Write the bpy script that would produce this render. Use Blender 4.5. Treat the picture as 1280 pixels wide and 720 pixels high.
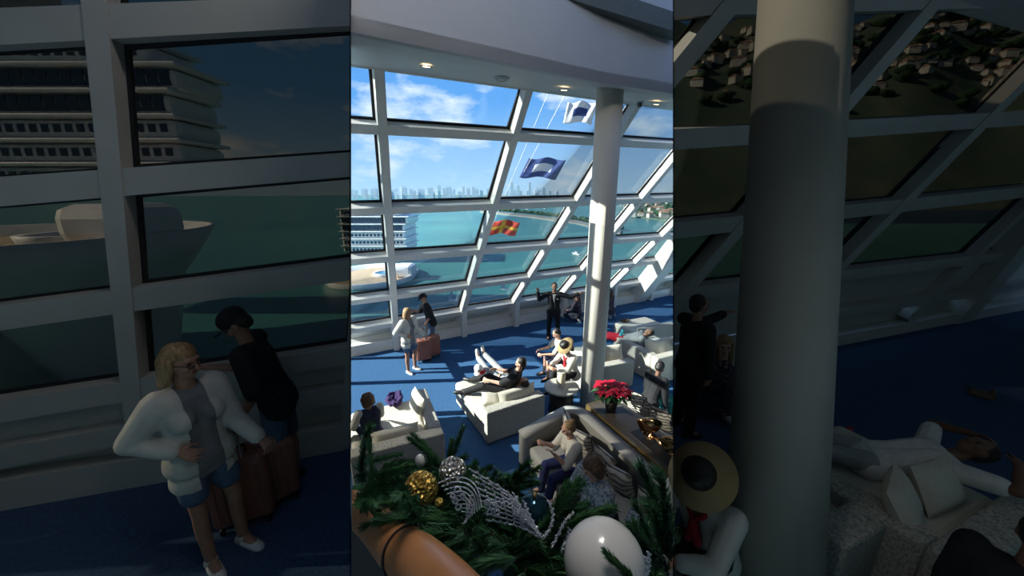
import bpy, bmesh, math, random
import numpy as np
from mathutils import Vector, Matrix
random.seed(7); rng = np.random.default_rng(7)
for o in list(bpy.data.objects): bpy.data.objects.remove(o)
C = bpy.context.scene.collection
R = math.radians
# ------------------------------------------------------------ camera, sky, sun, exposure
F = 450.0; CZ = 4.3; PITCH = math.atan(118/F)
cd = bpy.data.cameras.new('camera'); cam = bpy.data.objects.new('camera', cd); C.objects.link(cam)
cam.location = (0, 0, CZ); cam.rotation_euler = (math.pi/2-PITCH, 0, 0)
cd.sensor_width = 36; cd.lens = 36*F/1280; cd.clip_start = .05; cd.clip_end = 9000
bpy.context.scene.camera = cam
SUN = Vector((-.88, -.06, .46)).normalized()
w = bpy.data.worlds.new('sky'); bpy.context.scene.world = w; w.use_nodes = True
nt = w.node_tree; N = nt.nodes; L = nt.links; N.clear()
def nn(t, **k):
    n = N.new(t)
    for a, b in k.items(): setattr(n, a, b)
    return n
geo = nn('ShaderNodeTexCoord'); sep = nn('ShaderNodeSeparateXYZ'); L.new(geo.outputs['Generated'], sep.inputs[0])
ramp = nn('ShaderNodeValToRGB'); L.new(sep.outputs[2], ramp.inputs[0])
e = ramp.color_ramp.elements
e[0].position = 0.0; e[0].color = (.42, .62, .82, 1); e[1].position = .75; e[1].color = (.05, .17, .52, 1)
q = e.new(.22); q.color = (.12, .34, .74, 1)
mp = nn('ShaderNodeMapping'); mp.inputs['Scale'].default_value = (1.0, 1.0, 2.6); L.new(geo.outputs['Generated'], mp.inputs[0])
no = nn('ShaderNodeTexNoise'); no.inputs['Scale'].default_value = 5.5; no.inputs['Detail'].default_value = 7; no.inputs['Roughness'].default_value = .58
L.new(mp.outputs[0], no.inputs['Vector'])
cr = nn('ShaderNodeValToRGB'); L.new(no.outputs[0], cr.inputs[0]); cr.color_ramp.elements[0].position = .50; cr.color_ramp.elements[1].position = .68
mx = nn('ShaderNodeMix', data_type='RGBA'); L.new(cr.outputs[0], mx.inputs[0]); L.new(ramp.outputs[0], mx.inputs[6]); mx.inputs[7].default_value = (.70, .76, .83, 1)
bg = nn('ShaderNodeBackground'); bg.inputs[1].default_value = 1.15; L.new(mx.outputs[2], bg.inputs[0])
L.new(bg.outputs[0], nn('ShaderNodeOutputWorld').inputs[0])
sl = bpy.data.lights.new('sun', 'SUN'); sl.energy = 13.0; sl.angle = R(.6); sl.color = (1, .95, .86)
sun = bpy.data.objects.new('sun', sl); C.objects.link(sun); sun.rotation_euler = SUN.to_track_quat('Z', 'Y').to_euler(); sun.location = (-20, 0, 30)
vs = bpy.context.scene.view_settings; vs.view_transform = 'Standard'; vs.look = 'None'; vs.exposure = 0.35; vs.gamma = 1
def area(name, loc, size, power, col=(1, 1, 1), rot=(0, 0, 0)):
    l = bpy.data.lights.new(name, 'AREA'); l.shape = 'RECTANGLE'; l.size, l.size_y = size; l.energy = power; l.color = col
    o = bpy.data.objects.new(name, l); C.objects.link(o); o.location = loc; o.rotation_euler = rot; return o
area('atrium_fill', (0.0, 3.2, 8.2), (.9, 1.6), 1500, (1, .93, .84))  # unseen lamp added to fill the hall with light
area('fascia_fill', (0, 1.9, 7.6), (.5, .4), 30, (1, .94, .88), (R(50), 0, 0))  # unseen lamp added to brighten the fascia
area('garland_fill', (.0, .95, 5.15), (.25, .25), 6, (1, .93, .84), (R(-10), 0, 0))  # unseen lamp added to brighten the garland
# ------------------------------------------------------------ pixel rays -> world points
def ray(u, v):
    a = (u-640)/F; b = -(v-360)/F
    return Vector((a, math.cos(PITCH)+b*math.sin(PITCH), -math.sin(PITCH)+b*math.cos(PITCH)))
CAM = Vector((0, 0, CZ))
def at(u, v, z):
    r = ray(u, v); return CAM + r*((z-CZ)/r.z)
def dep(u, v, d): return CAM + ray(u, v)*d            # d = depth along the optical axis
def aty(u, v, y):
    r = ray(u, v); return CAM + r*(y/r.y)
def zl(u): return 438+u/3.168
# ------------------------------------------------------------ materials
MATS = {}
def mat(name, col, rough=.6, metal=0, col2=None, scale=20, bump=0, kind='noise', detail=4, lo=.35, hi=.65, spec=.4, emit=0, stretch=(1, 1, 1), sheen=0):
    if name in MATS: return MATS[name]
    m = bpy.data.materials.new(name); m.use_nodes = True; n = m.node_tree.nodes; l = m.node_tree.links
    b = n['Principled BSDF']; b.inputs['Roughness'].default_value = rough; b.inputs['Metallic'].default_value = metal
    b.inputs['Specular IOR Level'].default_value = spec; b.inputs['Base Color'].default_value = (*col, 1)
    if sheen: b.inputs['Sheen Weight'].default_value = sheen
    if emit: b.inputs['Emission Color'].default_value = (*col, 1); b.inputs['Emission Strength'].default_value = emit
    tc = n.new('ShaderNodeTexCoord'); mpg = n.new('ShaderNodeMapping'); mpg.inputs['Scale'].default_value = stretch; l.new(tc.outputs['Object'], mpg.inputs[0])
    if kind == 'noise':
        t = n.new('ShaderNodeTexNoise'); t.inputs['Detail'].default_value = detail; out = t.outputs[0]
    elif kind == 'voronoi': t = n.new('ShaderNodeTexVoronoi'); out = t.outputs[0]
    else:
        t = n.new('ShaderNodeTexWave'); t.wave_type = 'RINGS' if kind == 'rings' else 'BANDS'; t.inputs['Distortion'].default_value = 6 if kind == 'rings' else 3; t.inputs['Detail'].default_value = 1.5; out = t.outputs[0]
    t.inputs['Scale'].default_value = scale; l.new(mpg.outputs[0], t.inputs['Vector'])
    c2 = col2 or tuple(c*.86 for c in col)
    rp = n.new('ShaderNodeValToRGB'); rp.color_ramp.elements[0].position = lo; rp.color_ramp.elements[1].position = hi
    rp.color_ramp.elements[0].color = (*c2, 1); rp.color_ramp.elements[1].color = (*col, 1)
    l.new(out, rp.inputs[0]); l.new(rp.outputs[0], b.inputs['Base Color'])
    if bump:
        bp = n.new('ShaderNodeBump'); bp.inputs['Strength'].default_value = bump; bp.inputs['Distance'].default_value = .01
        l.new(out, bp.inputs['Height']); l.new(bp.outputs[0], b.inputs['Normal'])
    MATS[name] = m; return m
def glass(name, tint, gl=.06):
    m = bpy.data.materials.new(name); m.use_nodes = True; n = m.node_tree.nodes; l = m.node_tree.links; n.clear()
    t = n.new('ShaderNodeBsdfTransparent'); t.inputs[0].default_value = (*tint, 1)
    g = n.new('ShaderNodeBsdfGlossy'); g.inputs['Roughness'].default_value = .02; g.inputs[0].default_value = (gl*8, gl*8, gl*8, 1)
    fr = n.new('ShaderNodeFresnel'); fr.inputs[0].default_value = 1.45
    mm = n.new('ShaderNodeMath'); mm.operation = 'MULTIPLY'; mm.inputs[1].default_value = .6; l.new(fr.outputs[0], mm.inputs[0])
    x = n.new('ShaderNodeMixShader'); o = n.new('ShaderNodeOutputMaterial')
    l.new(mm.outputs[0], x.inputs[0]); l.new(t.outputs[0], x.inputs[1]); l.new(g.outputs[0], x.inputs[2]); l.new(x.outputs[0], o.inputs[0])
    MATS[name] = m; return m
M = {
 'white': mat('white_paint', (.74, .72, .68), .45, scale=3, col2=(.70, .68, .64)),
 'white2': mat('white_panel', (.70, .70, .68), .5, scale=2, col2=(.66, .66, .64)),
 'shaded_white': mat('shaded_white_paint', (.44, .42, .39), .5, scale=3, col2=(.41, .39, .36)),  # white paint darkened to carry the dimness of the side bays
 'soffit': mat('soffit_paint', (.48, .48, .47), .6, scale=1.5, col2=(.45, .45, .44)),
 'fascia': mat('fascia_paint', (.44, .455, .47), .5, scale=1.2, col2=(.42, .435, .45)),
 'rubber': mat('black_gasket', (.012, .012, .014), .6),
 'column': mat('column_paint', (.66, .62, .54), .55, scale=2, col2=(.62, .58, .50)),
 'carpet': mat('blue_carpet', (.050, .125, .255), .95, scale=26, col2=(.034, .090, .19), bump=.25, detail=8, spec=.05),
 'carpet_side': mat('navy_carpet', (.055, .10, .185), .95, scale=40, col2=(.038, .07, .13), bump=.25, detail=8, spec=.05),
 'dark': mat('dark_panel', (.03, .028, .026), .6),
 'beam': mat('beam_paint', (.10, .115, .105), .5),
 'tweed': mat('oatmeal_tweed', (.50, .47, .41), .95, scale=55, col2=(.20, .19, .165), bump=.4, lo=.3, hi=.62, spec=.1),
 'ivory': mat('ivory_fabric', (.60, .56, .47), .9, scale=60, col2=(.53, .49, .41), bump=.2, spec=.1),
 'grey_up': mat('pale_grey_upholstery', (.40, .385, .36), .9, scale=80, col2=(.34, .325, .30), bump=.2, spec=.1),
 'swirl': mat('swirl_cushion_fabric', (.50, .465, .41), .8, kind='rings', scale=4.5, col2=(.20, .18, .155), lo=.42, hi=.56, spec=.2, stretch=(1, 1.6, 1)),
 'leafy': mat('leaf_cushion_fabric', (.56, .53, .47), .8, kind='rings', scale=6, col2=(.15, .14, .12), lo=.40, hi=.52, spec=.2, stretch=(2.2, 1, 1)),
 'piping': mat('dark_piping', (.07, .06, .05), .7),
 'stone': mat('terrazzo', (.50, .48, .42), .35, scale=60, col2=(.20, .19, .17), lo=.35, hi=.5),
 'bronze_leg': mat('dark_bronze', (.05, .045, .035), .4, metal=.5),
 'console': mat('console_wood', (.085, .07, .058), .3, scale=4, col2=(.06, .05, .042), stretch=(1, 12, 1)),
 'gold': mat('brushed_gold', (.42, .29, .12), .35, metal=.8),
 'goldglit': mat('gold_glitter', (.95, .62, .16), .32, metal=.9, kind='voronoi', scale=110, col2=(.35, .18, .03), bump=1.0, lo=.1, hi=.7),
 'silvglit': mat('silver_glitter', (.9, .86, .8), .28, metal=.9, kind='voronoi', scale=110, col2=(.25, .22, .2), bump=1.0, lo=.1, hi=.7),
 'bronze': mat('polished_bronze', (.72, .42, .20), .16, metal=1, scale=7, col2=(.42, .22, .09), bump=.15),
 'pearl': mat('pearl_ball', (.66, .64, .60), .22, scale=2, col2=(.62, .60, .57), spec=.6),
 'tealball': mat('midnight_ball', (.015, .05, .07), .1, metal=.6),
 'spark': mat('clear_glitter', (.80, .82, .88), .25, metal=.35, kind='voronoi', scale=300, col2=(.45, .48, .56), bump=.6, lo=.1, hi=.6),
 'wood': mat('cherry_handrail', (.44, .20, .085), .28, scale=2.2, col2=(.33, .135, .05), stretch=(1, 1, 7), spec=.6, detail=6),
 'needle': mat('fir_needles', (.035, .13, .045), .6, scale=9, col2=(.015, .065, .026)),
 'needle2': mat('light_fir_needles', (.07, .19, .055), .6, scale=9, col2=(.025, .09, .03)),
 'twig': mat('twig_bark', (.05, .035, .02), .9),
 'red': mat('poinsettia_red', (.62, .015, .045), .5, scale=30, col2=(.42, .008, .03)),
 'green': mat('leaf_green', (.03, .10, .03), .5),
 'pot': mat('dark_pot', (.10, .085, .07), .5, scale=30, bump=.5),
 'wax': mat('cream_wax', (.88, .76, .54), .5),
 'chrome': mat('brushed_steel', (.6, .6, .6), .3, metal=1),
 'lampon': mat('lit_downlight', (1, .72, .38), .5, emit=9),
 'water': mat('harbour_water', (.075, .275, .235), .3, scale=.008, col2=(.050, .19, .19), lo=.35, hi=.7, detail=5, spec=.3),
 'shipwhite': mat('ship_white', (.86, .86, .86), .5, scale=.3),
 'shipdark': mat('ship_glazing', (.05, .08, .12), .25),
 'teak': mat('teak_deck', (.58, .44, .28), .7, scale=.5),
 'pool': mat('pool_blue', (.10, .35, .52), .2),
 'tower': mat('hazed_tower', (.70, .76, .82), .8, scale=.05),  # distance haze is put into the tower colour
 'land': mat('shore_green', (.08, .14, .10), .95, scale=.02, col2=(.14, .17, .12)),
 'quay': mat('quay_concrete', (.25, .26, .24), .9, scale=.05),
 'tree': mat('tree_green', (.03, .075, .035), .9, scale=.4),
 'house': mat('house_wall', (.72, .69, .64), .8, scale=.2),
 'roof': mat('house_roof', (.40, .24, .17), .8, scale=.2),
 'flagw': mat('flag_white', (.66, .66, .68), .8), 'flagb': mat('flag_navy', (.03, .055, .19), .8),
 'flagr': mat('flag_red', (.62, .07, .03), .8), 'flagy': mat('flag_yellow', (.80, .50, .04), .8),
 'clear': glass('clear_window_glass', (.90, .95, .96), .05),
 'tinted': glass('bay_dimming_glass', (.22, .21, .185), .010),  # tint made up to dim the side bays
 'smoked': glass('smoked_screen_glass', (.38, .38, .36), .02),
 'frost': mat('pale_lower_panel', (.62, .66, .64), .3),
 'skin': mat('light_skin', (.52, .30, .21), .55, scale=12, col2=(.46, .255, .175)), 'skin2': mat('tanned_skin', (.38, .20, .13), .55, scale=12), 'skin3': mat('brown_skin', (.16, .075, .045), .5, scale=12),
 'hairblond': mat('blonde_hair', (.42, .27, .13), .6, scale=60, col2=(.20, .115, .05), bump=.5, stretch=(1, 1, .12)),
 'hairbrown': mat('brown_hair', (.13, .07, .04), .6, scale=60, col2=(.055, .028, .015), bump=.5, stretch=(1, 1, .12)),
 'hairdark': mat('dark_hair', (.022, .016, .014), .5, scale=60, col2=(.01, .008, .007), bump=.5, stretch=(1, 1, .12)),
 'hairgold': mat('honey_hair', (.30, .19, .09), .6, scale=60, col2=(.12, .07, .035), bump=.5, stretch=(1, 1, .12)),
 'black': mat('black_cloth', (.012, .012, .014), .85, scale=8, col2=(.008, .008, .01)), 'navy': mat('navy_cloth', (.018, .024, .055), .85, scale=8),
 'royal': mat('royal_navy_cloth', (.012, .018, .085), .85, scale=8),
 'offwhite': mat('off_white_cloth', (.56, .54, .49), .85, scale=8, bump=.1), 'grey': mat('grey_cloth', (.33, .33, .33), .9, scale=10),
 'midgrey': mat('mid_grey_cloth', (.20, .20, .21), .9, scale=10), 'greypant': mat('heather_trousers', (.36, .37, .38), .9, scale=40), 'denim': mat('denim', (.09, .14, .22), .9, scale=60, col2=(.055, .09, .16)),
 'cream': mat('cream_cloth', (.55, .51, .45), .9, scale=10), 'blouse': mat('blue_print_blouse', (.34, .38, .42), .85, kind='voronoi', scale=32, col2=(.045, .075, .13), lo=.22, hi=.6),
 'floral': mat('dark_floral_cloth', (.45, .20, .18), .85, scale=20, col2=(.03, .03, .045), lo=.57, hi=.66), 'tealc': mat('teal_cloth', (.02, .17, .14), .8),
 'purple': mat('purple_cloth', (.030, .012, .075), .9, scale=8, bump=.3), 'scarf': mat('red_scarf', (.45, .02, .03), .8), 'straw': mat('straw', (.52, .36, .17), .8, kind='bands', scale=60, bump=.5),
 'shoe': mat('white_shoe', (.66, .65, .62), .6), 'shoeb': mat('black_shoe', (.015, .015, .016), .4), 'redcl': mat('red_shoe', (.60, .02, .04), .6), 'tealshoe': mat('teal_shoe', (.04, .35, .42), .6), 'tanshoe': mat('tan_sandal', (.14, .08, .045), .6),
 'case': mat('copper_suitcase', (.30, .115, .08), .4, scale=5), 'caseb': mat('black_plastic', (.02, .02, .022), .5), 'lip': mat('lip', (.35, .09, .08), .5), 'eye': mat('eye', (.03, .02, .02), .2), 'jeansd': mat('dark_jeans', (.022, .032, .05), .9),
 'bag': mat('shopping_paper', (.70, .70, .70), .6, scale=12, col2=(.58, .58, .58)),
}
# ------------------------------------------------------------ object helpers
def link(o, parent=None):
    C.objects.link(o)
    if parent is not None: o.parent = parent
    return o
def mesh_obj(name, verts, faces, m, parent=None, smooth=False, origin=None, fm=None):
    me = bpy.data.meshes.new(name)
    if origin is not None: verts = [tuple(Vector(v)-Vector(origin)) for v in verts]
    me.from_pydata([tuple(v) for v in verts], [], faces)
    for x in (m if isinstance(m, (list, tuple)) else [m]): me.materials.append(x)
    if fm: me.polygons.foreach_set('material_index', fm)
    if smooth: me.polygons.foreach_set('use_smooth', [True]*len(me.polygons))
    me.update()
    o = bpy.data.objects.new(name, me)
    if origin is not None: o.location = origin
    return link(o, parent)
def tag(o, label=None, cat=None, group=None, kind=None):
    if label: o['label'] = label
    if cat: o['category'] = cat
    if group: o['group'] = group
    if kind: o['kind'] = kind
    return o
def empty(name, loc, rz=0, parent=None, **k):
    o = bpy.data.objects.new(name, None); o.empty_display_size = .1; o.location = loc; o.rotation_euler = (0, 0, rz); link(o, parent); return tag(o, **k)
class B:                                                # geometry buffer = one mesh
    def __init__(s): s.v = []; s.f = []
    def add(s, v, f):
        b = len(s.v); s.v += [Vector(x) for x in v]; s.f += [tuple(i+b for i in q) for q in f]; return s
    def hexa(s, p):                                     # p: 4 bottom + 4 top
        return s.add(p, [(3, 2, 1, 0), (4, 5, 6, 7), (0, 1, 5, 4), (1, 2, 6, 5), (2, 3, 7, 6), (3, 0, 4, 7)])
    def box(s, c, d, mtx=None):
        x, y, z = (k/2 for k in d); c = Vector(c)
        p = [(-x, -y, -z), (x, -y, -z), (x, y, -z), (-x, y, -z), (-x, -y, z), (x, -y, z), (x, y, z), (-x, y, z)]
        p = [(mtx @ Vector(q) if mtx else Vector(q))+c for q in p]; return s.hexa(p)
    def rbox(s, c, d, r=.04, seg=2, mtx=None):
        bm = bmesh.new(); bmesh.ops.create_cube(bm, size=1); bmesh.ops.scale(bm, vec=d, verts=bm.verts)
        bmesh.ops.bevel(bm, geom=list(bm.edges), offset=min(r, min(d)*.49), segments=seg, profile=.5, affect='EDGES')
        vs = [(mtx @ v.co if mtx else v.co.copy())+Vector(c) for v in bm.verts]; bm.verts.index_update()
        s.add(vs, [tuple(v.index for v in f.verts) for f in bm.faces]); bm.free(); return s
    def tube(s, pts, r, n=8, cap=True):
        pts = [Vector(p) for p in pts]; rs = r if isinstance(r, (list, tuple)) else [r]*len(pts); V = []; prev = None
        for i, p in enumerate(pts):
            d = (pts[min(i+1, len(pts)-1)]-pts[max(i-1, 0)])
            if d.length < 1e-9: d = Vector((0, 0, 1))
            d.normalize()
            a = prev-d*prev.dot(d) if prev is not None else d.orthogonal()
            if a.length < 1e-6: a = d.orthogonal()
            a.normalize(); prev = a; b = d.cross(a)
            V += [p+(a*math.cos(2*math.pi*k/n)+b*math.sin(2*math.pi*k/n))*rs[i] for k in range(n)]
        Fc = [(i*n+k, i*n+(k+1) % n, (i+1)*n+(k+1) % n, (i+1)*n+k) for i in range(len(pts)-1) for k in range(n)]
        if cap: Fc += [tuple(range(n-1, -1, -1)), tuple((len(pts)-1)*n+k for k in range(n))]
        return s.add(V, Fc)
    def lathe(s, prof, c=(0, 0, 0), n=24, cap=True):              # prof: (r,z)
        c = Vector(c); V = [c+Vector((r*math.cos(2*math.pi*k/n), r*math.sin(2*math.pi*k/n), z)) for r, z in prof for k in range(n)]
        Fc = [(i*n+k, i*n+(k+1) % n, (i+1)*n+(k+1) % n, (i+1)*n+k) for i in range(len(prof)-1) for k in range(n)]
        if cap: Fc += [tuple(range(n-1, -1, -1)), tuple((len(prof)-1)*n+k for k in range(n))]
        return s.add(V, Fc)
    def ell(s, c, d, mtx=None, nu=14, nv=8):
        V = []; c = Vector(c)
        for i in range(1, nv):
            t = math.pi*i/nv
            for k in range(nu):
                p = 2*math.pi*k/nu; q = Vector((d[0]*math.sin(t)*math.cos(p), d[1]*math.sin(t)*math.sin(p), d[2]*math.cos(t))); V.append((mtx @ q if mtx else q)+c)
        top = Vector((0, 0, d[2])); V += [(mtx @ top if mtx else top)+c, (mtx @ -top if mtx else -top)+c]
        a = len(V)-2; b = a+1; Fc = [(i*nu+k, (i+1)*nu+k, (i+1)*nu+(k+1) % nu, i*nu+(k+1) % nu) for i in range(nv-2) for k in range(nu)]
        Fc += [(a, k, (k+1) % nu) for k in range(nu)]+[(b, (nv-2)*nu+(k+1) % nu, (nv-2)*nu+k) for k in range(nu)]; return s.add(V, Fc)
    def cap(s, a, b, ra, rb=None, n=10):                # tapered capsule
        a = Vector(a); b = Vector(b); rb = ra if rb is None else rb; d = b-a
        if d.length < 1e-5: return s.ell(a, (ra,)*3)
        d.normalize(); P = []; Rr = []
        for t in (80, 55, 28, 0): P.append(a-d*ra*math.sin(R(t))); Rr.append(ra*math.cos(R(t)))
        for t in (0, 28, 55, 80): P.append(b+d*rb*math.sin(R(t))); Rr.append(rb*math.cos(R(t)))
        return s.tube(P, Rr, n)
    def obj(s, name, m, parent=None, smooth=False, origin=None): return mesh_obj(name, s.v, s.f, m, parent, smooth, origin)
def clip(o, planes):                                    # keep the side the normal points to
    me = o.data; bm = bmesh.new(); bm.from_mesh(me); mw = Matrix.LocRotScale(o.location, o.rotation_euler, o.scale).inverted()
    for co, no_ in planes:
        c = mw @ Vector(co); n_ = (mw.to_3x3() @ Vector(no_)).normalized()
        g = list(bm.verts)+list(bm.edges)+list(bm.faces)
        r = bmesh.ops.bisect_plane(bm, geom=g, plane_co=c, plane_no=n_, clear_inner=True)
        ed = [x for x in r['geom_cut'] if isinstance(x, bmesh.types.BMEdge)]
        if ed: bmesh.ops.holes_fill(bm, edges=ed, sides=0)
    n = len(bm.verts); bm.to_mesh(me); bm.free()
    if n == 0: bpy.data.objects.remove(o); return None
    return o
def clip_tree(root, planes):
    bpy.context.view_layer.update()
    for o in list(root.children_recursive):
        if o.type != 'MESH': continue
        mw = o.matrix_world; c = [mw @ Vector(b) for b in o.bound_box]
        if all(min((p-Vector(co)).dot(no_) for p in c) > 0 for co, no_ in planes): continue
        if o.data.users > 1: o.data = o.data.copy()
        me = o.data; bm = bmesh.new(); bm.from_mesh(me); bm.transform(mw)
        for co, no_ in planes:
            r = bmesh.ops.bisect_plane(bm, geom=list(bm.verts)+list(bm.edges)+list(bm.faces), plane_co=co, plane_no=no_, clear_inner=True)
            ed = [x for x in r['geom_cut'] if isinstance(x, bmesh.types.BMEdge)]
            if ed: bmesh.ops.holes_fill(bm, edges=ed, sides=0)
        bm.transform(mw.inverted()); n = len(bm.verts); bm.to_mesh(me); bm.free()
        if n == 0: bpy.data.objects.remove(o)
def uplane(u):                                          # plane through the balcony eye point along image column u, normal toward +x
    n_ = ray(u, 0).cross(ray(u, 700)); n_.normalize()
    return n_ if n_.x > 0 else -n_
NL, NR = uplane(438), uplane(842)
MID = [(CAM, NL), (CAM, -NR)]; INM = [(CAM+NL*.004, NL), (CAM-NR*.004, -NR)]; LEFTP = [(CAM, -NL)]; RIGHTP = [(CAM, NR)]
def px_at(u, y, z):                                     # x on the raked plane of column u
    n_ = uplane(u); return -(n_.y*y+n_.z*(z-CZ))/n_.x
def screen(name, u, y0, y1, z0, z1, m, kind='structure', holes=None, wpx=1.0, parent=None):
    p = []
    for z in (z0, z1):
        p += [(px_at(u-wpx, y0, z), y0, z), (px_at(u+wpx, y0, z), y0, z), (px_at(u+wpx, y1, z), y1, z), (px_at(u-wpx, y1, z), y1, z)]
    o = B().hexa(p).obj(name, m, parent, origin=p[0])
    if parent is None: o['kind'] = kind
    return o
# ------------------------------------------------------------ glazed walls
class Wall:
    def __init__(s, name, P0, P1, tilt, gl, planes):
        s.P0 = Vector(P0); s.h = (Vector(P1)-s.P0); s.h.z = 0; s.h.normalize(); n_ = Vector((s.h.y, -s.h.x, 0)); t = R(tilt)
        s.m = n_*math.sin(t)+Vector((0, 0, 1))*math.cos(t); s.N = n_*math.cos(t)-Vector((0, 0, 1))*math.sin(t)   # N: into the room
        s.root = empty(name, s.P0, kind='structure'); s.gl = gl; s.paint = M['white'] if name == 'window_1' else M['shaded_white']; s.pl = planes; s.tilt = tilt
    def w(s, a, b, d): return s.P0+s.h*a+s.m*b+s.N*d
    def st(s, u, v):
        r = ray(u, v); k = (s.P0-CAM).dot(s.N)/r.dot(s.N); q = CAM+r*k-s.P0; return Vector((q.dot(s.h), q.dot(s.m)))
    def fin(s, o):
        o.location = (0, 0, 0); o = clip(o, s.pl)
        if o is None: return
        o.data.transform(Matrix.Translation(-s.P0)); return o
    def bar(s, A, Bp, wd, d0, d1, name, m, extra=None):
        A = Vector(A); Bp = Vector(Bp); d = (Bp-A).normalized(); n_ = Vector((-d.y, d.x))*wd/2
        q = [A-n_, Bp-n_, Bp+n_, A+n_]
        o = B().hexa([s.w(p.x, p.y, d0) for p in q]+[s.w(p.x, p.y, d1) for p in q]).obj(name, m, s.root); return s.fin(o)
    def quad(s, q, d0, d1, name, m):
        o = B().hexa([s.w(p.x, p.y, d0) for p in q]+[s.w(p.x, p.y, d1) for p in q]).obj(name, m, s.root); return s.fin(o)
    def grid(s, mul, tr, wm, wt, depth, gasket=.045, panel_rows=()):
        X = lambda a, b: (lambda A, D, Cc, E: A+D*((Cc-A).x*E.y-(Cc-A).y*E.x)/(D.x*E.y-D.y*E.x))(a[0], a[1]-a[0], b[0], b[1]-b[0])
        for a, b in mul: s.bar(a, b, wm, -.06, depth, 'mullion', s.paint)
        for a, b in tr: s.bar(a, b, wt, -.06, depth*.92, 'transom', s.paint)
        for i in range(len(mul)-1):
            for j in range(len(tr)-1):
                q = [X(mul[i], tr[j]), X(mul[i+1], tr[j]), X(mul[i+1], tr[j+1]), X(mul[i], tr[j+1])]
                c = sum(q, Vector((0, 0)))/4
                def inset(dm, dt):
                    ex = (q[1]-q[0]).normalized(); ey = (q[3]-q[0]).normalized()
                    return [q[0]+ex*dm+ey*dt, q[1]-ex*dm+ey*dt, q[2]-ex*dm-ey*dt, q[3]+ex*dm-ey*dt]
                if j in panel_rows:
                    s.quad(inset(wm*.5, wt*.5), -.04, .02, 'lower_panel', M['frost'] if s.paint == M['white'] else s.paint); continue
                a = inset(wm*.48, wt*.48); pn = s.quad(a, -.03, -.018, 'pane', s.gl)
                b = inset(wm*.5+gasket, wt*.5+gasket); a = inset(wm*.46, wt*.46)
                bb = B()
                for k in range(4):
                    k2 = (k+1) % 4; z = [a[k], a[k2], b[k2], b[k]]
                    bb.hexa([s.w(p.x, p.y, -.016) for p in z]+[s.w(p.x, p.y, .02) for p in z])
                o = bb.obj('gasket', M['rubber'], s.root); o = s.fin(o)
                if o is not None and pn is not None: o.parent = pn
V2 = lambda a, b: Vector((a, b))
# main window wall, centre hall
_b = (Vector(at(842, 366, 0))-Vector(at(438, 443, 0))); _b = Vector((-_b.y, _b.x, 0)).normalized()*.42
WC = Wall('window_1', Vector(at(438, 443, 0))+_b, Vector(at(842, 366, 0))+_b, 31, M['clear'], MID)
def fit(*q): return [(WC.st(*a), WC.st(*b)) for a, b in q]
cm = fit(((492, 392), (471, 92)), ((576, 384), (652, 120)), ((647, 362), (783, 140)), ((703, 360), (840, 193)), ((760, 356), (842, 273)))
dx5 = cm[4][0].x-cm[3][0].x; dd = cm[4][1]-cm[4][0]
cm = [(cm[0][0]-V2(1.95, 0), cm[0][1]-V2(1.95, 0))]+cm+[(cm[4][0]+V2(2.1*k_, 0), cm[4][0]+V2(2.1*k_, 0)+dd) for k_ in (1, 2, 3)]
cm = [(b-(b-a)*((b.y-.3)/(b.y-a.y)), a+(b-a)*((9.5-a.y)/(b.y-a.y))) for a, b in cm]
ct_ = fit(((438, 407), (842, 343)), ((438, 371), (842, 320)), ((438, 320), (842, 292)), ((438, 258), (842, 245)), ((438, 154), (842, 179)), ((438, 70), (842, 130)))
ct_ = [(ct_[0][0]-V2(0, .62), ct_[0][1]-V2(0, .62))]+ct_
ct_ = [(a-(b-a)*.3, b+(b-a)*.5) for a, b in ct_]
WC.grid(cm, ct_, .155, .17, .24, panel_rows=(0,))
# kerb bench under the glass, posts, lower sloping panel
def world_box(name, a, b, wd, h, m, parent, planes, z0=0, side=1, base=None):
    a = Vector(a); b = Vector(b); d = (b-a); d.z = 0; d.normalize(); n_ = Vector((d.y, -d.x, 0))*wd*side
    p = [a, b, b+n_, a+n_]; q = [Vector((x.x, x.y, z0)) for x in p]+[Vector((x.x, x.y, z0+h)) for x in p]
    o = B().hexa(q).obj(name, m); o = clip(o, planes)
    if o is None: return
    if base is not None: o.data.transform(Matrix.Translation(-Vector(base)))
    if parent is not None: o.parent = parent
    return o
A_, B_ = WC.w(-1.2, 0, 0)-_b, WC.w(15, 0, 0)-_b; sx = [(a+(b-a)*((1.45-a.y)/(b.y-a.y))).x for a, b in cm]; t5 = lambda x: ct_[1][0].y+(ct_[1][1].y-ct_[1][0].y)*(x-ct_[1][0].x)/(ct_[1][1].x-ct_[1][0].x)
off = Vector((WC.N.x, WC.N.y, 0)).normalized()
kc = world_box('baseboard_centre', A_-off*.9, B_-off*.9, 1.1, .30, M['white'], None, MID); kc['kind'] = 'structure'
slopes = [V2(-1.2, .25), V2(14.6, .25), V2(14.6, .95), V2(-1.2, .95)]
WC.quad(slopes, -.05, .0, 'sill_panel', M['white2'])
for x in sx[1:7]:
    t = WC.w(x, t5(x), .1); g = Vector((t.x, t.y, 0)); bb = B(); h_ = WC.h*.075
    g2 = g+off*.12; t0 = WC.w(x, t5(x)-.2, .05); t1 = WC.w(x, t5(x)+.15, .24)
    q = [g-off*.1-h_, g-off*.1+h_, g+off*.16+h_, g+off*.16-h_]; r_ = [t0-h_, t0+h_, t1+h_, t1-h_]
    bb.hexa([a for a in q]+[a for a in r_]); o = bb.obj('post', M['white'], WC.root); WC.fin(o)
for x, w_ in ((10.9, .55), (13.1, .6)):
    o = WC.bar(V2(x, 0), V2(x+.8, 6), w_, .0, .62, 'pier', M['white'])
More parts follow.
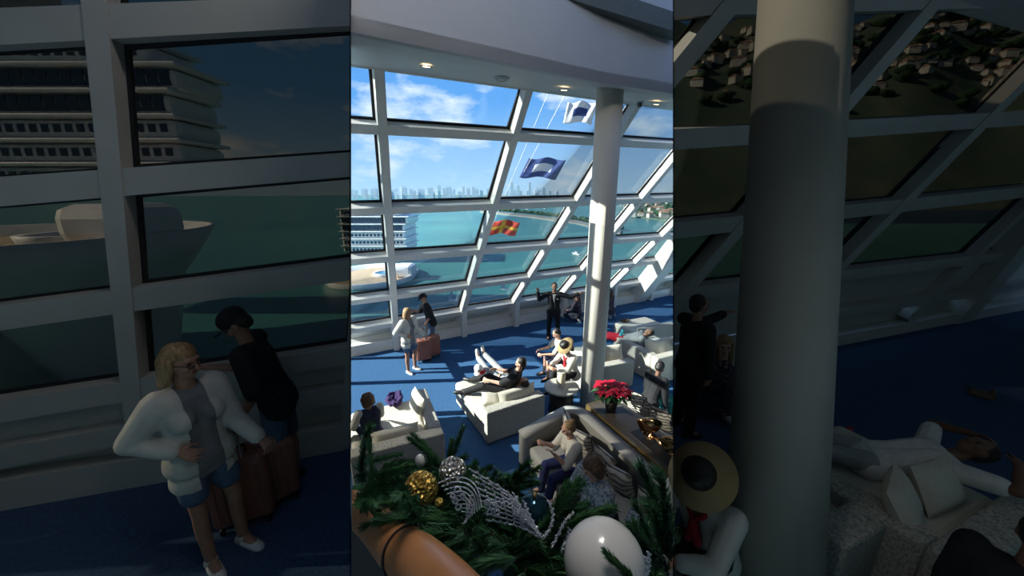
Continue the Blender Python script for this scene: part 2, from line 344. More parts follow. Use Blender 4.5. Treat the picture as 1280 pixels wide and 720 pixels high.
# glazing of the added left and right bays, dimmed by the glass tint
ZL, ZR = CZ-2.53, CZ-2.8
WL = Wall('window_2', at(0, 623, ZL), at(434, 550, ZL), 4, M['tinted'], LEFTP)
pl = lambda W, *q: [(W.st(*a), W.st(*b)) for a, b in q]
def ext(l, a=.6, b=.6): return [(p-(q-p)*a, q+(q-p)*b) for p, q in l]
mu = ext(pl(WL, ((-262, 560), (-300, 0)), ((180, 500), (138, 0)), ((436, 540), (478, 0))), .12, .2)
tr = ext(pl(WL, ((0, 562), (438, 482)), ((0, 505), (438, 436)), ((0, 392), (438, 333)), ((0, 240), (438, 206)), ((0, 44), (438, 22)), ((0, -150), (438, -160))), 1.4, .4)
WL.grid(mu, tr, .125, .185, .15, .028, panel_rows=(0,))
WL.quad([V2(-4, -.1), V2(4, -.1), V2(4, .5), V2(-4, .5)], -.05, 0, 'sill_panel', M['shaded_white'])
kl = world_box('baseboard_left', at(-500, 700, ZL), at(434, 545, ZL), .24, .28, M['shaded_white'], None, LEFTP, z0=ZL); 
kl['kind'] = 'structure'
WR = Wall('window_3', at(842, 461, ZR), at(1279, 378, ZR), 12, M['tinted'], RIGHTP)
mu = pl(WR, ((842, 60), (903, -10)), ((842, 362), (1158, -8)), ((1020, 345), (1352, 10)), ((1185, 335), (1480, 60)), ((1330, 330), (1600, 70)))
mu = [(WR.st(560, 250), WR.st(780, -20)), (WR.st(700, 250), WR.st(920, -20))]+[(a-(b-a)*.25, b+(b-a)*.3) for a, b in mu[1:]]
tr = ext(pl(WR, ((842, 412), (1280, 352)), ((842, 362), (1280, 312)), ((842, 282), (1280, 236)), ((842, 172), (1280, 146)), ((842, 8), (1280, 0)), ((842, -160), (1280, -150))), .4, .6)
WR.grid(mu, tr, .19, .21, .2, .035, panel_rows=(0,))
WR.quad([V2(-1, -.1), V2(14, -.1), V2(14, .5), V2(-1, .5)], -.05, 0, 'sill_panel', M['shaded_white'])
kr = world_box('baseboard_right', at(780, 470, ZR), at(1400, 357, ZR), .3, .22, M['shaded_white'], None, RIGHTP, z0=ZR); kr['kind'] = 'structure'
a = WR.st(1165, 412); b = WR.st(1290, 262)
WR.bar(a, b+(b-a)*.6, .62, -.02, .34, 'pier', M['shaded_white'])
# ------------------------------------------------------------ floors, ceilings, screens
def poly_floor(name, pts, z, th, m, planes):
    n_ = len(pts); v = [(x, y, z) for x, y in pts]+[(x, y, z-th) for x, y in pts]
    f = [tuple(range(n_)), tuple(range(2*n_-1, n_-1, -1))]+[(i, i+n_, (i+1) % n_+n_, (i+1) % n_) for i in range(n_)]
    o = mesh_obj(name, v, f, m); o = clip(o, planes); o['kind'] = 'structure'; return o
c0, c1 = WC.w(-1.2, 0, 0)-off*.3, WC.w(15, 0, 0)-off*.3
poly_floor('floor', [(-6, .3), (9, .3), (c1.x, c1.y), (c0.x, c0.y)], 0, .2, M['carpet'], MID)
d0, d1 = at(-500, 712, ZL), at(450, 545, ZL)
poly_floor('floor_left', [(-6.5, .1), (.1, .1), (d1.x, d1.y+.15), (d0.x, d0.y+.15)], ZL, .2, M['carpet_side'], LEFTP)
d0, d1 = at(790, 467, ZR), at(1420, 352, ZR)
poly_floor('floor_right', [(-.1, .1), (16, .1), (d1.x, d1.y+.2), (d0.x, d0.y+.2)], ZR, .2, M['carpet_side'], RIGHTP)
# soffit slab and fascia over the centre hall
ZS = CZ+1.58
fl_ = [at(u, v, ZS) for u, v in ((425, 37), (438, 40), (488, 50), (548, 62), (598, 72), (640, 80.5), (690, 91), (748, 103), (800, 111), (860, 120))]
def onW(u, v): q = WC.st(u, v); return WC.w(q.x, q.y, -.1)
j0, j1 = onW(438, 86), onW(842, 140); jd = j1-j0; wt = [j1+jd*.5, j0-jd*.3]
vv = [Vector((p.x, p.y, ZS)) for p in fl_]; n_ = len(vv); far = [j0+jd*(i/(n_-1)*1.8-.3) for i in range(n_)]
Vs = vv+far+[p+Vector((0, 0, .15)) for p in vv]+[p+Vector((0, 0, .15)) for p in far]; Fs = []
for i in range(n_-1): Fs += [(i, i+1, n_+i+1, n_+i), (2*n_+i+1, 2*n_+i, 3*n_+i, 3*n_+i+1), (n_+i, n_+i+1, 3*n_+i+1, 3*n_+i), (i+1, i, 2*n_+i, 2*n_+i+1)]
Fs += [(0, n_, 3*n_, 2*n_), (n_-1, 3*n_-1, 4*n_-1, 2*n_-1)]
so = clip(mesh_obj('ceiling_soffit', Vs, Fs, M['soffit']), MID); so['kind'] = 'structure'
_a, _b2, _c = vv[1], vv[8], j0; _n = (_b2-_a).cross(_c-_a); _n.normalize()
def soff(u, v): r = ray(u, v); return CAM+r*((_a-CAM).dot(_n)/r.dot(_n))
def soff_rot(): q = -_n if _n.z > 0 else _n; return (-q).to_track_quat('Z', 'Y').to_euler()
v = [(p.x, p.y, ZS) for p in fl_]+[(p.x, p.y, ZS+2.3) for p in fl_]+[(p.x+.02, p.y+.12, ZS) for p in fl_]+[(p.x+.02, p.y+.12, ZS+2.3) for p in fl_]
k = len(fl_); f = []
for i in range(k-1): f += [(i, i+1, k+i+1, k+i), (2*k+i+1, 2*k+i, 3*k+i, 3*k+i+1), (i+1, i, 2*k+i, 2*k+i+1), (k+i, k+i+1, 3*k+i+1, 3*k+i)]
f += [(0, k, 3*k, 2*k), (k-1, 3*k-1, 4*k-1, 2*k-1)]
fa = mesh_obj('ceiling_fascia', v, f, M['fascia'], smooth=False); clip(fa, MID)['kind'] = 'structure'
# seam along the fascia
sm = B(); P = [aty(u, v_, y_-.004) for u, v_, y_ in ((640, 9, 0), (842, 60, 0))] if 0 else None
rb = poly_floor('ceiling', [(-12, .36), (16, .36), (16, 9), (-12, 9)], ZS+2.5, .2, M['fascia'], MID)
poly_floor('ceiling_balcony', [(-6.3, -3), (14.3, -3), (14.3, .36), (-6.3, .36)], ZS+2.5, .2, M['fascia'], [])
# dark steel beam crossing high in front of the fascia
bp = [dep(690, -14, 4.75), dep(856, 38, 5.5)]; bm_ = B().tube([bp[0], bp[1]], .17, 4); o = bm_.obj('trim_1', M['beam'], origin=bp[0]); o['kind'] = 'structure'; clip(o, MID)
# added edge-on glass screens that hold the hall light out of the bays
screen('light_screen_left', 438, 1.25, 4.9, 0, ZS+.75, M['smoked'])
scl = screen('wall_left_glazed', 438, 4.9, WC.P0.y+.2, 0, ZS, M['clear'])
for y_ in (4.9, 6.2, 7.5, 8.8): screen('mullion', 438, y_, y_+.16, 0, ZS, M['white'], parent=None).name = 'trim_shadow_post'  # added bars that cast mullion shadows on the hall floor
for z_ in (1.2, 2.4, 3.6, 4.8): screen('trim_shadow_rail', 438, 4.9, 9.2, z_, z_+.14, M['white'])  # added rails for the same floor shadows
screen('light_screen_right', 842, 1.25, 5.2, 0, ZS+.75, M['smoked'])
screen('wall_right_glazed', 842, 5.2, 15.8, 0, ZS, M['clear'])
# room shell behind the balcony and outer flanks
def wallbox(name, c, d, m): o = B().box((0, 0, 0), d).obj(name, m); o.location = c; o['kind'] = 'structure'; return o
wallbox('wall_back', (1, -2.9, 4.4), (26, .2, 9), M['fascia'])
wallbox('wall_far_right', (14.2, 2.5, 4.4), (.2, 11, 9), M['fascia'])
wallbox('wall_soffit_left', (-6.1, 2.6, ZS+1.4), (.2, 6, 2.2), M['fascia'])
o = wallbox('added_flank_window', (-6.05, .4, 4.2), (.03, 6.6, 4.8), M['tinted'])  # unseen window added to let sun into the left bay
for y_ in (-1.4, .2, 1.8, 3.4): wallbox('trim_flank_post', (-6.05, y_, 4.2), (.12, .16, 4.8), M['white'])
for z_ in (2.6, 4.0, 5.4): wallbox('trim_flank_rail', (-6.05, .4, z_), (.12, 6.6, .16), M['white'])
def lidp(W_, s_): q = W_.w(s_, (ZS+.7-W_.P0.z)/W_.m.z, 0); return (q.x, q.y)
# lids over the side bays so that the only daylight there comes through the dark glass
poly_floor('ceiling_left', [(-6.3, -2.9), (.2, -2.9)]+[lidp(WL, 2.6), lidp(WL, -5)], ZS+.75, .12, M['soffit'], [(CAM, -NL)])
poly_floor('ceiling_right', [(-.3, -2.9), (14.3, -2.9)]+[lidp(WR, 14), lidp(WR, -4)], ZS+.75, .12, M['soffit'], [(CAM, NR)])
# columns
def column(name, base, top, r, m):
    bb = B().tube([base, top], r, 40); o = bb.obj(name, m, smooth=True, origin=base); o['kind'] = 'structure'
    for q in o.data.polygons: q.use_smooth = len(q.vertices) == 4
    return o
cb = at(738, 508, 0); column('column', cb, Vector((cb.x+.0, cb.y, _a.z-(_n.x*(cb.x-_a.x)+_n.y*(cb.y-_a.y))/_n.z+.05)), .225, M['column'])
cb2 = at(958, 800, ZR); ct = ray(1006, -40); ct = CAM+ct*(2.75/ct.y*1.0)
cb2 = CAM+ray(958, 800)*((ZR-CZ)/ray(958, 800).z); ct = CAM+ray(1007, -60)*(2.55)
column('column.001', cb2, ct, .27, mat('shaded_column_paint', (.30, .275, .235), .55, scale=2, col2=(.27, .25, .21)))  # column colour darkened to hold the bay's dimness
# ceiling fittings
for i, (u, v_) in enumerate(((533, 82), (705, 111.5), (820.5, 129.5))):
    p = soff(u, v_)-Vector((0, 0, .01)); e_ = empty('downlight', p, label=('amber recessed downlight at the left end of the soffit', 'amber recessed downlight just left of the round column top', 'amber recessed downlight at the right end of the soffit')[i], cat='ceiling light', group='downlights in the soffit')
    e_.rotation_euler = soff_rot()
    B().lathe([(.055, -.006), (.085, -.012), (.09, 0), (.05, 0)], cap=False).obj('trim_ring', M['soffit'], e_, True)
    B().lathe([(.0, -.004), (.056, -.004), (.056, .002), (.0, .002)]).obj('lens', M['lampon'], e_)
p = soff(627, 98); e_ = empty('ceiling_speaker', p, label='round grey loudspeaker grille set in the soffit', cat='speaker')
B().lathe([(.0, -.02), (.10, -.02), (.12, -.008), (.125, 0), (.0, 0)]).obj('grille', M['soffit'], e_, True); B().lathe([(.085, -.024), (.09, -.024), (.09, -.018), (.085, -.018)], cap=False).obj('ring', M['beam'], e_)
p = soff(800, 127); e_ = empty('smoke_detector', p, label='small dark smoke detector under the soffit, right of the column', cat='detector')
B().lathe([(.06, -.02), (.075, 0), (.0, 0)][::-1] if 0 else [(.0, -.025), (.07, -.025), (.08, 0), (.0, 0)]).obj('mount', M['soffit'], e_, True); B().lathe([(.0, -.1), (.04, -.1), (.05, -.06), (.05, -.02), (.0, -.02)]).obj('sensor', M['beam'], e_, True)
# ------------------------------------------------------------ outside: sea, ships, skyline, shore, flags
ZSEA = -40
sea = mesh_obj('sea', [(-6000, 20, ZSEA), (6000, 20, ZSEA), (6000, 8000, ZSEA), (-6000, 8000, ZSEA)], [(0, 1, 2, 3)], M['water']); sea['kind'] = 'structure'
r2 = random.Random(3)
def far_tower(u, wpx, hpx, y, label, group, base_v=None, m='tower', name='tower_block'):
    p0 = aty(u-wpx/2, 242, y); p1 = aty(u+wpx/2, 242, y); w_ = p1.x-p0.x; z1 = aty(u, 242-hpx, y).z
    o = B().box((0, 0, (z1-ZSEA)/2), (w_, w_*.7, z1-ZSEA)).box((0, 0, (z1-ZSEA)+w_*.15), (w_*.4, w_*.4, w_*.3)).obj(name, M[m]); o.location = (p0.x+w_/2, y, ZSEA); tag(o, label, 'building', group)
for u in list(range(441, 640, 6))+list(range(642, 700, 9)):
    tall = 10 if 545 < u < 600 else 5
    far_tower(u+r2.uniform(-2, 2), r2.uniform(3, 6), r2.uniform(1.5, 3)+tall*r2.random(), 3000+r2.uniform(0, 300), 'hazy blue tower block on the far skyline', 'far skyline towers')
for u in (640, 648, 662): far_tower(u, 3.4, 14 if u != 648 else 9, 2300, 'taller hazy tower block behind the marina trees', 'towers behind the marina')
def slab(name, pts, z0, z1, m, **k):
    n_ = len(pts); v = [(x, y, z1) for x, y in pts]+[(x, y, z0) for x, y in pts]
    o = mesh_obj(name, v, [tuple(range(n_)), tuple(range(2*n_-1, n_-1, -1))]+[(i, i+n_, (i+1) % n_+n_, (i+1) % n_) for i in range(n_)], m, origin=(pts[0][0], pts[0][1], z0)); tag(o, **k); return o
G = lambda u, v, z=ZSEA: (at(u, v, z).x, at(u, v, z).y)
slab('trim_far_shore', [G(400, 244.5), G(900, 247.5), G(900, 243.2), G(400, 243)], ZSEA-1, ZSEA+9, M['land'], kind='structure')
slab('trim_marina_shore', [G(560, 259), G(640, 264), G(640, 252), G(560, 256)], ZSEA-1, ZSEA+2, M['land'], kind='structure')
slab('trim_house_shore', [G(776, 270), G(850, 278), G(1000, 268), G(980, 250), G(790, 250)], ZSEA-1, ZSEA+2, M['land'], kind='structure')
slab('trim_breakwater', [G(600, 265.5), G(660, 272), G(720, 280), G(775, 293), G(776, 289), G(720, 276.5), G(660, 269), G(600, 263.5)], ZSEA-1, ZSEA+1.5, M['quay'], kind='structure')
# tree line along the breakwater and the shore
tb = None
def blob(name, p, r, label, group, m='tree'):
    global tb
    if tb is None:
        b_ = B(); 
        for k in range(5): b_.ell((r2.uniform(-.5, .5), r2.uniform(-.5, .5), .55+r2.uniform(-.2, .3)), (.6, .6, .5), nu=7, nv=5)
        b_.tube([(0, 0, -.3), (0, 0, .5)], .08, 5); tb = b_.obj('tree', M['tree'], smooth=True).data; bpy.data.objects.remove([o for o in bpy.data.objects if o.data == tb][0])
    o = bpy.data.objects.new(name, tb); link(o); o.location = p; o.scale = (r, r, r*.9); o.rotation_euler.z = r2.random()*6; tag(o, label, 'tree', group)
for i in range(60):
    t = i/59; u = 605+170*t; v_ = 264+5*t+14*t*t+6*t**3
    p = at(u, v_, ZSEA); blob('shore_tree', (p.x, p.y, ZSEA+1), r2.uniform(4, 7), 'small dark tree in the row along the breakwater', 'trees along the breakwater')
for i in range(26):
    p = at(r2.uniform(780, 842), r2.uniform(253, 272), ZSEA); blob('garden_tree', (p.x, p.y, ZSEA+1.5), r2.uniform(6, 11), 'dark tree between the shore houses', 'trees among the shore houses')
def house(p, s, z, label, group, n=1):
    e_ = empty('house', (p[0], p[1], z), r2.uniform(-.5, .5), label=label, cat='house', group=group)
    B().box((0, 0, s*.3), (s, s*.7, s*.6)).obj('house_wall', M['house'], e_)
    B().add([(-s*.55, -s*.4, s*.6), (s*.55, -s*.4, s*.6), (s*.55, s*.4, s*.6), (-s*.55, s*.4, s*.6), (-s*.3, 0, s*.85), (s*.3, 0, s*.85)], [(0, 1, 5, 4), (2, 3, 4, 5), (1, 2, 5), (3, 0, 4), (3, 2, 1, 0)]).obj('roof', M['roof'], e_)
    return e_
for i in range(34):
    u = r2.uniform(778, 842); v_ = r2.uniform(252, 275); p = G(u, v_); house(p, r2.uniform(9, 16), ZSEA+2, 'small pale house with a low red roof on the far shore', 'houses on the far shore')
def boat(u, v_, s, z, label, name='motor_boat', grp=None, rz=.3):
    p = at(u, v_, z); e_ = empty(name, p, rz, label=label, cat='boat', group=grp)
    B().add([(-s/2, -s*.14, 0), (s*.3, -s*.14, 0), (s/2, 0, s*.05), (s*.3, s*.14, 0), (-s/2, s*.14, 0), (-s/2, -s*.17, s*.12), (s*.3, -s*.17, s*.13), (s*.62, 0, s*.16), (s*.3, s*.17, s*.13), (-s/2, s*.17, s*.12)], [(5, 6, 7, 8, 9), (0, 1, 6, 5), (1, 2, 7, 6), (2, 3, 8, 7), (3, 4, 9, 8), (4, 0, 5, 9)]).obj('boat_hull', M['shipwhite'], e_)
    B().box((-.05*s, 0, s*.2), (s*.4, s*.2, s*.16)).obj('cabin', M['shipwhite'], e_); B().box((-.05*s, 0, s*.2), (s*.41, s*.21, s*.05)).obj('cabin_glazing', M['shipdark'], e_); return e_
for i in range(46):
    u = r2.uniform(655, 800); v_ = r2.uniform(252, 262)
    boat(u, v_, r2.uniform(7, 13), ZSEA, 'tiny white boat moored in the distant marina', grp='boats in the distant marina', rz=r2.random()*3)
boat(603, 326, 7.5, ZSEA, 'white motor boat on the green water beyond the second window column', rz=.2)
boat(590, 357, 5, ZSEA, 'small white boat with a dark cabin, low in the second window column', rz=1.2)
boat(720, 318, 7, ZSEA, 'white boat on the water just left of the round column', rz=2.3)
def sail(u, v_, s, label):
    p = at(u, v_, ZSEA); e_ = empty('sailing_boat', p, .2, label=label, cat='boat')
    B().add([(-s*.4, -s*.1, 0), (s*.4, -s*.1, 0), (s*.6, 0, s*.1), (s*.4, s*.1, 0), (-s*.4, s*.1, 0), (-s*.45, 0, s*.16), (s*.5, 0, s*.16)], [(0, 1, 6, 5), (1, 2, 6), (2, 3, 6), (3, 4, 5, 6), (4, 0, 5)]).obj('boat_hull', M['shipwhite'], e_)
    B().add([(0, 0, s*.15), (-s*.55, .05, s*.2), (0, 0, s*1.3), (.08, .1, s*.15)], [(0, 1, 2), (3, 2, 1), (0, 2, 3), (0, 3, 1)]).obj('sail', M['flagw'], e_)
    B().tube([(0, 0, 0), (0, 0, s*1.35)], s*.015, 5).obj('mast', M['chrome'], e_)
sail(566, 376, 4.2, 'white sailing boat on the water right behind the man in the cap')
sail(631, 362, 4, 'white sailing boat low in the window column left of the man in the suit')
def ship(name, label, ys, x0, x1, ztop, zbot, nd, deck, sc, back=40):
    """superstructure between x0 and x1 (x1 = bow-side end) facing us at depth ys; deck = (cx,cy,z,rx,ry) foredeck"""
    e_ = empty(name, ((x0+x1)/2, ys, ZSEA), label=label, cat='ship'); O = Vector(((x0+x1)/2, ys, ZSEA)); dz = (ztop-zbot)/nd
    for i in range(nd):
        z = zbot+dz*i; xe = x1-(nd-1-i)*0-(dz*1.5 if i in (nd-1, nd-2) else 0)+(dz*1.1 if i == nd//2+1 else 0)-(0 if i > nd//2 else dz*.9)
        z_ = z-ZSEA; cx = (x0+xe)/2-O.x
        dk_ = B().rbox((cx, back/2, z_+dz*.42), (xe-x0-dz*.5, back, dz*.84), dz*.3, 2).obj('deck_level', M['shipwhite'], e_)
        B().rbox((cx, back/2-dz*.1, z_+dz*.93), (xe-x0, back+dz*.3, dz*.16), dz*.05, 1).obj('deck_slab', M['shipwhite'], e_)
        wn = B(); n_ = int((xe-x0)/(dz*.55)); full = i in (nd//2, nd//2+1)
        for k_ in range(n_):
            x = x0+dz*.5+(xe-x0-dz*1.0)*(k_+.5)/n_; wn.box((x-O.x, -.02*sc, z_+dz*.45), (dz*(.46 if full else .3), .25*sc, dz*(.62 if full else .34)))
        o = wn.obj('deck_windows', M['shipdark'], dk_); o['kind'] = 'stuff'
    cx, cy, cz, rx, ry = deck; n_ = 28; ring = [Vector((cx+rx*math.cos(2*math.pi*k_/n_)*(1.0 if math.cos(2*math.pi*k_/n_) < 0 else 1.0), cy+ry*math.sin(2*math.pi*k_/n_), 0)) for k_ in range(n_)]
    hb = B(); lv = [(1.0, 0), (1.12, .0+rx*.10), (.9, -rx*.25), (.6, ZSEA-cz)]
    V = []; prof = [(.94, 0), (1.0, 0), (1.1, rx*.09), (1.14, rx*.09), (1.02, -rx*.12), (.86, -rx*.35), (.7, ZSEA-cz)]
    for s_, z_ in prof:
        for p in ring: V.append((cx+(p.x-cx)*s_-O.x, cy+(p.y-cy)*s_-O.y, cz+z_-ZSEA))
    Fc = [(i*n_+k_, i*n_+(k_+1) % n_, (i+1)*n_+(k_+1) % n_, (i+1)*n_+k_) for i in range(len(prof)-1) for k_ in range(n_)]
    mesh_obj('hull', V, Fc, M['shipwhite'], e_, True)
    mesh_obj('foredeck', [(cx+(p.x-cx)*.97-O.x, cy+(p.y-cy)*.97-O.y, cz+.05-ZSEA) for p in ring], [tuple(range(n_))], M['teak'], e_)
    B().lathe([(rx*.30, 0), (rx*.32, rx*.07), (rx*.25, rx*.07), (rx*.24, .02)], (cx+rx*.3-O.x, cy+ry*.1-O.y, cz+.1-ZSEA), cap=False).obj('pool_rim', M['shipwhite'], e_, True)
    B().lathe([(0, rx*.045), (rx*.25, rx*.045), (rx*.25, 0), (0, 0)], (cx+rx*.3-O.x, cy+ry*.1-O.y, cz+.1-ZSEA)).obj('pool', M['pool'], e_)
    wx = B().rbox((cx+rx*.85-O.x, cy-O.y, cz+rx*.16-ZSEA), (rx*.5, ry*.5, rx*.3), rx*.1, 2).obj('wheelhouse', M['shipwhite'], e_)
    return e_
y_ = 235; ship('cruise_ship', 'white cruise ship docked across the water, at the left edge of the sunny middle hall', y_, aty(425, 300, y_).x, aty(517, 300, y_).x, aty(480, 261, y_).z, aty(480, 316, y_).z, 6, (aty(466, 345, 190).x, 190, aty(466, 345, 190).z, 21, 24), 3.3, 30)
y_ = 125; ship('cruise_ship', 'large white cruise ship towering behind the dark glass of the left bay', y_, aty(-260, 100, y_).x, aty(240, 100, y_).x, aty(100, 45, y_).z, aty(100, 232, y_).z, 6, (aty(30, 308, 85).x, 85, CZ-11.5, 30, 34), 1.8, 20)
# second, dim shore seen through the right bay: low green hill with houses
hv = []; nx, ny = 40, 10; hb = B()
for j in range(ny+1):
    for i in range(nx+1):
        u = 842+(i/nx)*560; t = j/ny; y = 560+500*t; v_ = 262-240*t+18*math.sin(i*.5)*t-22*(i/nx)*t
        hv.append(aty(u, v_, y)+Vector((0, 0, r2.uniform(-2, 2))))
o = mesh_obj('hill', hv, [(j*(nx+1)+i, j*(nx+1)+i+1, (j+1)*(nx+1)+i+1, (j+1)*(nx+1)+i) for j in range(ny) for i in range(nx)], M['land'], smooth=True); o['kind'] = 'structure'
for i in range(130):
    u = r2.uniform(850, 1279); t = r2.uniform(.62, .98); y = 560+500*t; k_ = (u-842)/560*40; v_ = 262-240*t+18*math.sin(k_*.5)*t-22*(k_/40)*t
    p = aty(u, v_, y); e_ = house((p.x, p.y), r2.uniform(16, 30), p.z-3, 'pale house with a red roof on the hillside beyond the dark glass', 'houses on the hillside')
for i in range(70):
    u = r2.uniform(850, 1279); t = r2.uniform(.5, .98); y = 560+500*t; k_ = (u-842)/560*40; v_ = 262-240*t+18*math.sin(k_*.5)*t-22*(k_/40)*t
    p = aty(u, v_, y); blob('hillside_tree', (p.x, p.y, p.z), r2.uniform(12, 20), 'dark round tree on the hillside beyond the dark glass', 'trees on the hillside')
# signal flags on halyards outside the glass
def flag(u, v_, wpx, hpx, y, kind, label, slant=0, rip=.12):
    P = [aty(u+wpx*i/16-wpx/2+slant*j/10, v_+hpx*j/10-hpx/2+math.sin(i*.5+.4)*1.6+(i/16)*(-slant*.2), y) for j in range(11) for i in range(17)]
    P = [p+Vector((0, math.sin((k_ % 17)*.7+k_//17*.25)*rip*(k_ % 17)/16, 0)) for k_, p in enumerate(P)]
    O = P[0]; fc = []; fm = []
    for j in range(10):
        for i in range(16):
            fc.append((j*17+i, (j+1)*17+i, (j+1)*17+i+1, j*17+i+1))
            inn = 4 <= i <= 11 and 3 <= j <= 6
            if kind == 'P': fm.append(1 if inn else 0)
            elif kind == 'S': fm.append(0 if inn else 1)
            else: fm.append(1 if (i in (7, 8) or j in (4, 5)) else 0)
    ms = [M['flagb'], M['flagw']] if kind != 'R' else [M['flagr'], M['flagy']]
    o = mesh_obj('signal_flag', P, fc, ms, smooth=True, origin=O, fm=fm); sd = o.modifiers.new('t', 'SOLIDIFY'); sd.thickness = .01
    tag(o, label, 'flag'); return o
flag(684, 209, 46, 24, 13.5, 'P', 'navy signal flag with a white centre flying outside the window left of the column', slant=-12)
flag(728, 140, 36, 26, 11.5, 'S', 'white signal flag with a navy square, highest outside the glass', slant=-6)
flag(631, 284, 38, 17, 16, 'R', 'red signal flag with a yellow cross flying low outside the glass', slant=-6)
def halyard(a, b, label):
    o = B().tube([a, b], .008, 5).obj('halyard', M['flagw'], origin=a); tag(o, label, 'rope')
halyard(aty(655, 215, 13.5), aty(716, 100, 10), 'thin pale halyard rising from the navy signal flag')
halyard(aty(612, 290, 16), aty(688, 110, 10), 'thin pale halyard rising from the red signal flag')
# ------------------------------------------------------------ furniture
YAW = math.atan2(.42, .9)
def pillow_data(w, h, t, n=12):
    V = []; 
    for sgn in (1, -1):
        for j in range(n+1):
            for i in range(n+1):
                a = 2*i/n-1; b = 2*j/n-1; k_ = (max(0, 1-abs(a)**3.2)*max(0, 1-abs(b)**3.2))**.55
                pin = 1-.07*(1-abs(b)**2)*abs(a)**2; pin2 = 1-.07*(1-abs(a)**2)*abs(b)**2
                V.append((a*w/2*pin, sgn*k_*t/2, b*h/2*pin2))
    m_ = (n+1)**2; Fc = []
    for s in (0, 1):
        for j in range(n):
            for i in range(n):
                q = [s*m_+j*(n+1)+i, s*m_+j*(n+1)+i+1, s*m_+(j+1)*(n+1)+i+1, s*m_+(j+1)*(n+1)+i]; Fc.append(tuple(q if s else q[::-1]))
    return V, Fc
def cushion(loc, rot, size, m, label, group=None, piping=True, name='cushion'):
    e_ = empty(name, loc, label=label, cat='cushion', group=group); e_.rotation_euler = rot; w_, h_, t_ = size
    V, Fc = pillow_data(w_, h_, t_); mesh_obj('cushion_cover', [(a, b, c+h_/2) for a, b, c in V], Fc, M[m], e_, True)
    if piping:
        pts = []
        for a0, b0, a1, b1 in ((-1, -1, 1, -1), (1, -1, 1, 1), (1, 1, -1, 1), (-1, 1, -1, -1)):
            for k_ in range(6):
                a = a0+(a1-a0)*k_/6; b = b0+(b1-b0)*k_/6
                pts.append((a*w_/2*(1-.07*(1-b*b)*a*a), 0, b*h_/2*(1-.07*(1-a*a)*b*b)+h_/2))
        B().tube(pts+[pts[0]], .009, 6, False).obj('piping', M['piping'], e_, True)
    return e_
def daybed(corner, label, w_=1.22, l_=1.55, z=0, yaw=YAW, hb=.64, back='near', name='daybed', side=None):
    """corner = near-left corner; local x along near (back) edge, y away"""
    e_ = empty(name, (corner[0], corner[1], z), yaw, label=label, cat='sofa')
    B().rbox((w_/2, l_/2+.08, .17), (w_-.03, l_-.16, .30), .03).obj('base', M['tweed'], e_)
    B().rbox((w_/2, .11, .02+hb/2), (w_, .22, hb-.02), .025, 2).obj('backrest', M['tweed'], e_)
    xs = 0; xe = w_
    if side == 'right': B().rbox((w_-.10, l_/2+.11, .02+hb/2), (.2, l_-.22, hb-.02), .025, 2).obj('side_arm', M['tweed'], e_); xe = w_-.2
    if side == 'left': B().rbox((.10, l_/2+.11, .02+hb/2), (.2, l_-.22, hb-.02), .025, 2).obj('side_arm', M['tweed'], e_); xs = .2
    B().rbox(((xs+xe)/2, .22+(l_-.22)/2, .40), (xe-xs-.01, l_-.23, .2), .06, 3).obj('seat_cushion', M['ivory'], e_)
    for x in (.12, w_-.12):
        for y in (.12, l_-.12): B().box((x, y, .012), (.06, .06, .024)).obj('foot', M['caseb'], e_)
    return e_
def loc(base, lx, ly, lz, yaw=YAW): return Vector((base[0]+lx*math.cos(yaw)-ly*math.sin(yaw), base[1]+lx*math.sin(yaw)+ly*math.cos(yaw), base[2]+lz))
bed2 = (-.43, 5.42, 0); daybed(bed2, 'oatmeal tweed daybed in the middle of the blue floor with two people lounging', yaw=R(30))
cushion(loc(bed2, .76, .22, .55, R(30)), (R(-18), 0, R(30)), (.82, .26, .2), 'ivory', 'long ivory bolster cushion behind the back of the man lounging on the middle daybed', piping=False)
cushion(loc(bed2, .26, .36, .50, R(30)), (R(-62), R(10), R(10)), (.36, .30, .14), 'ivory', 'small ivory cushion in the left corner of the middle daybed', piping=False)
bed1 = (-2.30, 4.32, 0); daybed(bed1, 'ivory and oatmeal daybed at lower left where the person with the raglan top sits', w_=1.36, l_=1.5, yaw=R(24), side='right', hb=.66)
cushion(loc(bed1, 1.06, .95, .52, R(24)), (R(-14), 0, R(24-90+8)), (.52, .4, .18), 'ivory', 'ivory cushion leaning on the right arm of the lower left daybed', piping=False)
cushion(loc(bed1, .66, .32, .50, R(24)), (R(-12), 0, R(24)), (.74, .25, .2), 'ivory', 'ivory bolster along the near back of the lower left daybed', piping=False)
bed3 = (1.60, 7.0, 0); daybed(bed3, 'oatmeal daybed behind the round column where the couple sits', w_=1.25, l_=1.5, yaw=R(20))
cushion(loc(bed3, .42, .36, .5, R(20)), (R(-25), 0, R(20)), (.5, .4, .2), 'ivory', 'ivory cushion on the daybed right beside the round column', piping=False)
cushion(loc(bed3, .98, .40, .5, R(20)), (R(-22), 0, R(12)), (.5, .4, .2), 'ivory', 'ivory cushion at the right end of the couple\'s daybed', piping=False)
bed4 = (3.30, 7.45, 0); daybed(bed4, 'oatmeal daybed at the right edge of the middle hall with a person lying on it', w_=1.4, l_=1.5, yaw=R(25), side='left', hb=.68)
cushion(loc(bed4, .35, .38, .5, R(25)), (R(-30), 0, R(-5)), (.5, .42, .18), 'ivory', 'ivory cushion under the shoulders of the lying person on the right daybed', piping=False)
cushion(loc(bed4, .82, .36, .5, R(25)), (R(-25), 0, R(25)), (.5, .42, .18), 'ivory', 'ivory cushion at the near back of the right daybed', piping=False)
bed5 = (3.6, 9.3, 0); daybed(bed5, 'oatmeal daybed farthest back at the right edge of the middle hall', w_=1.3, l_=1.2, yaw=R(25))
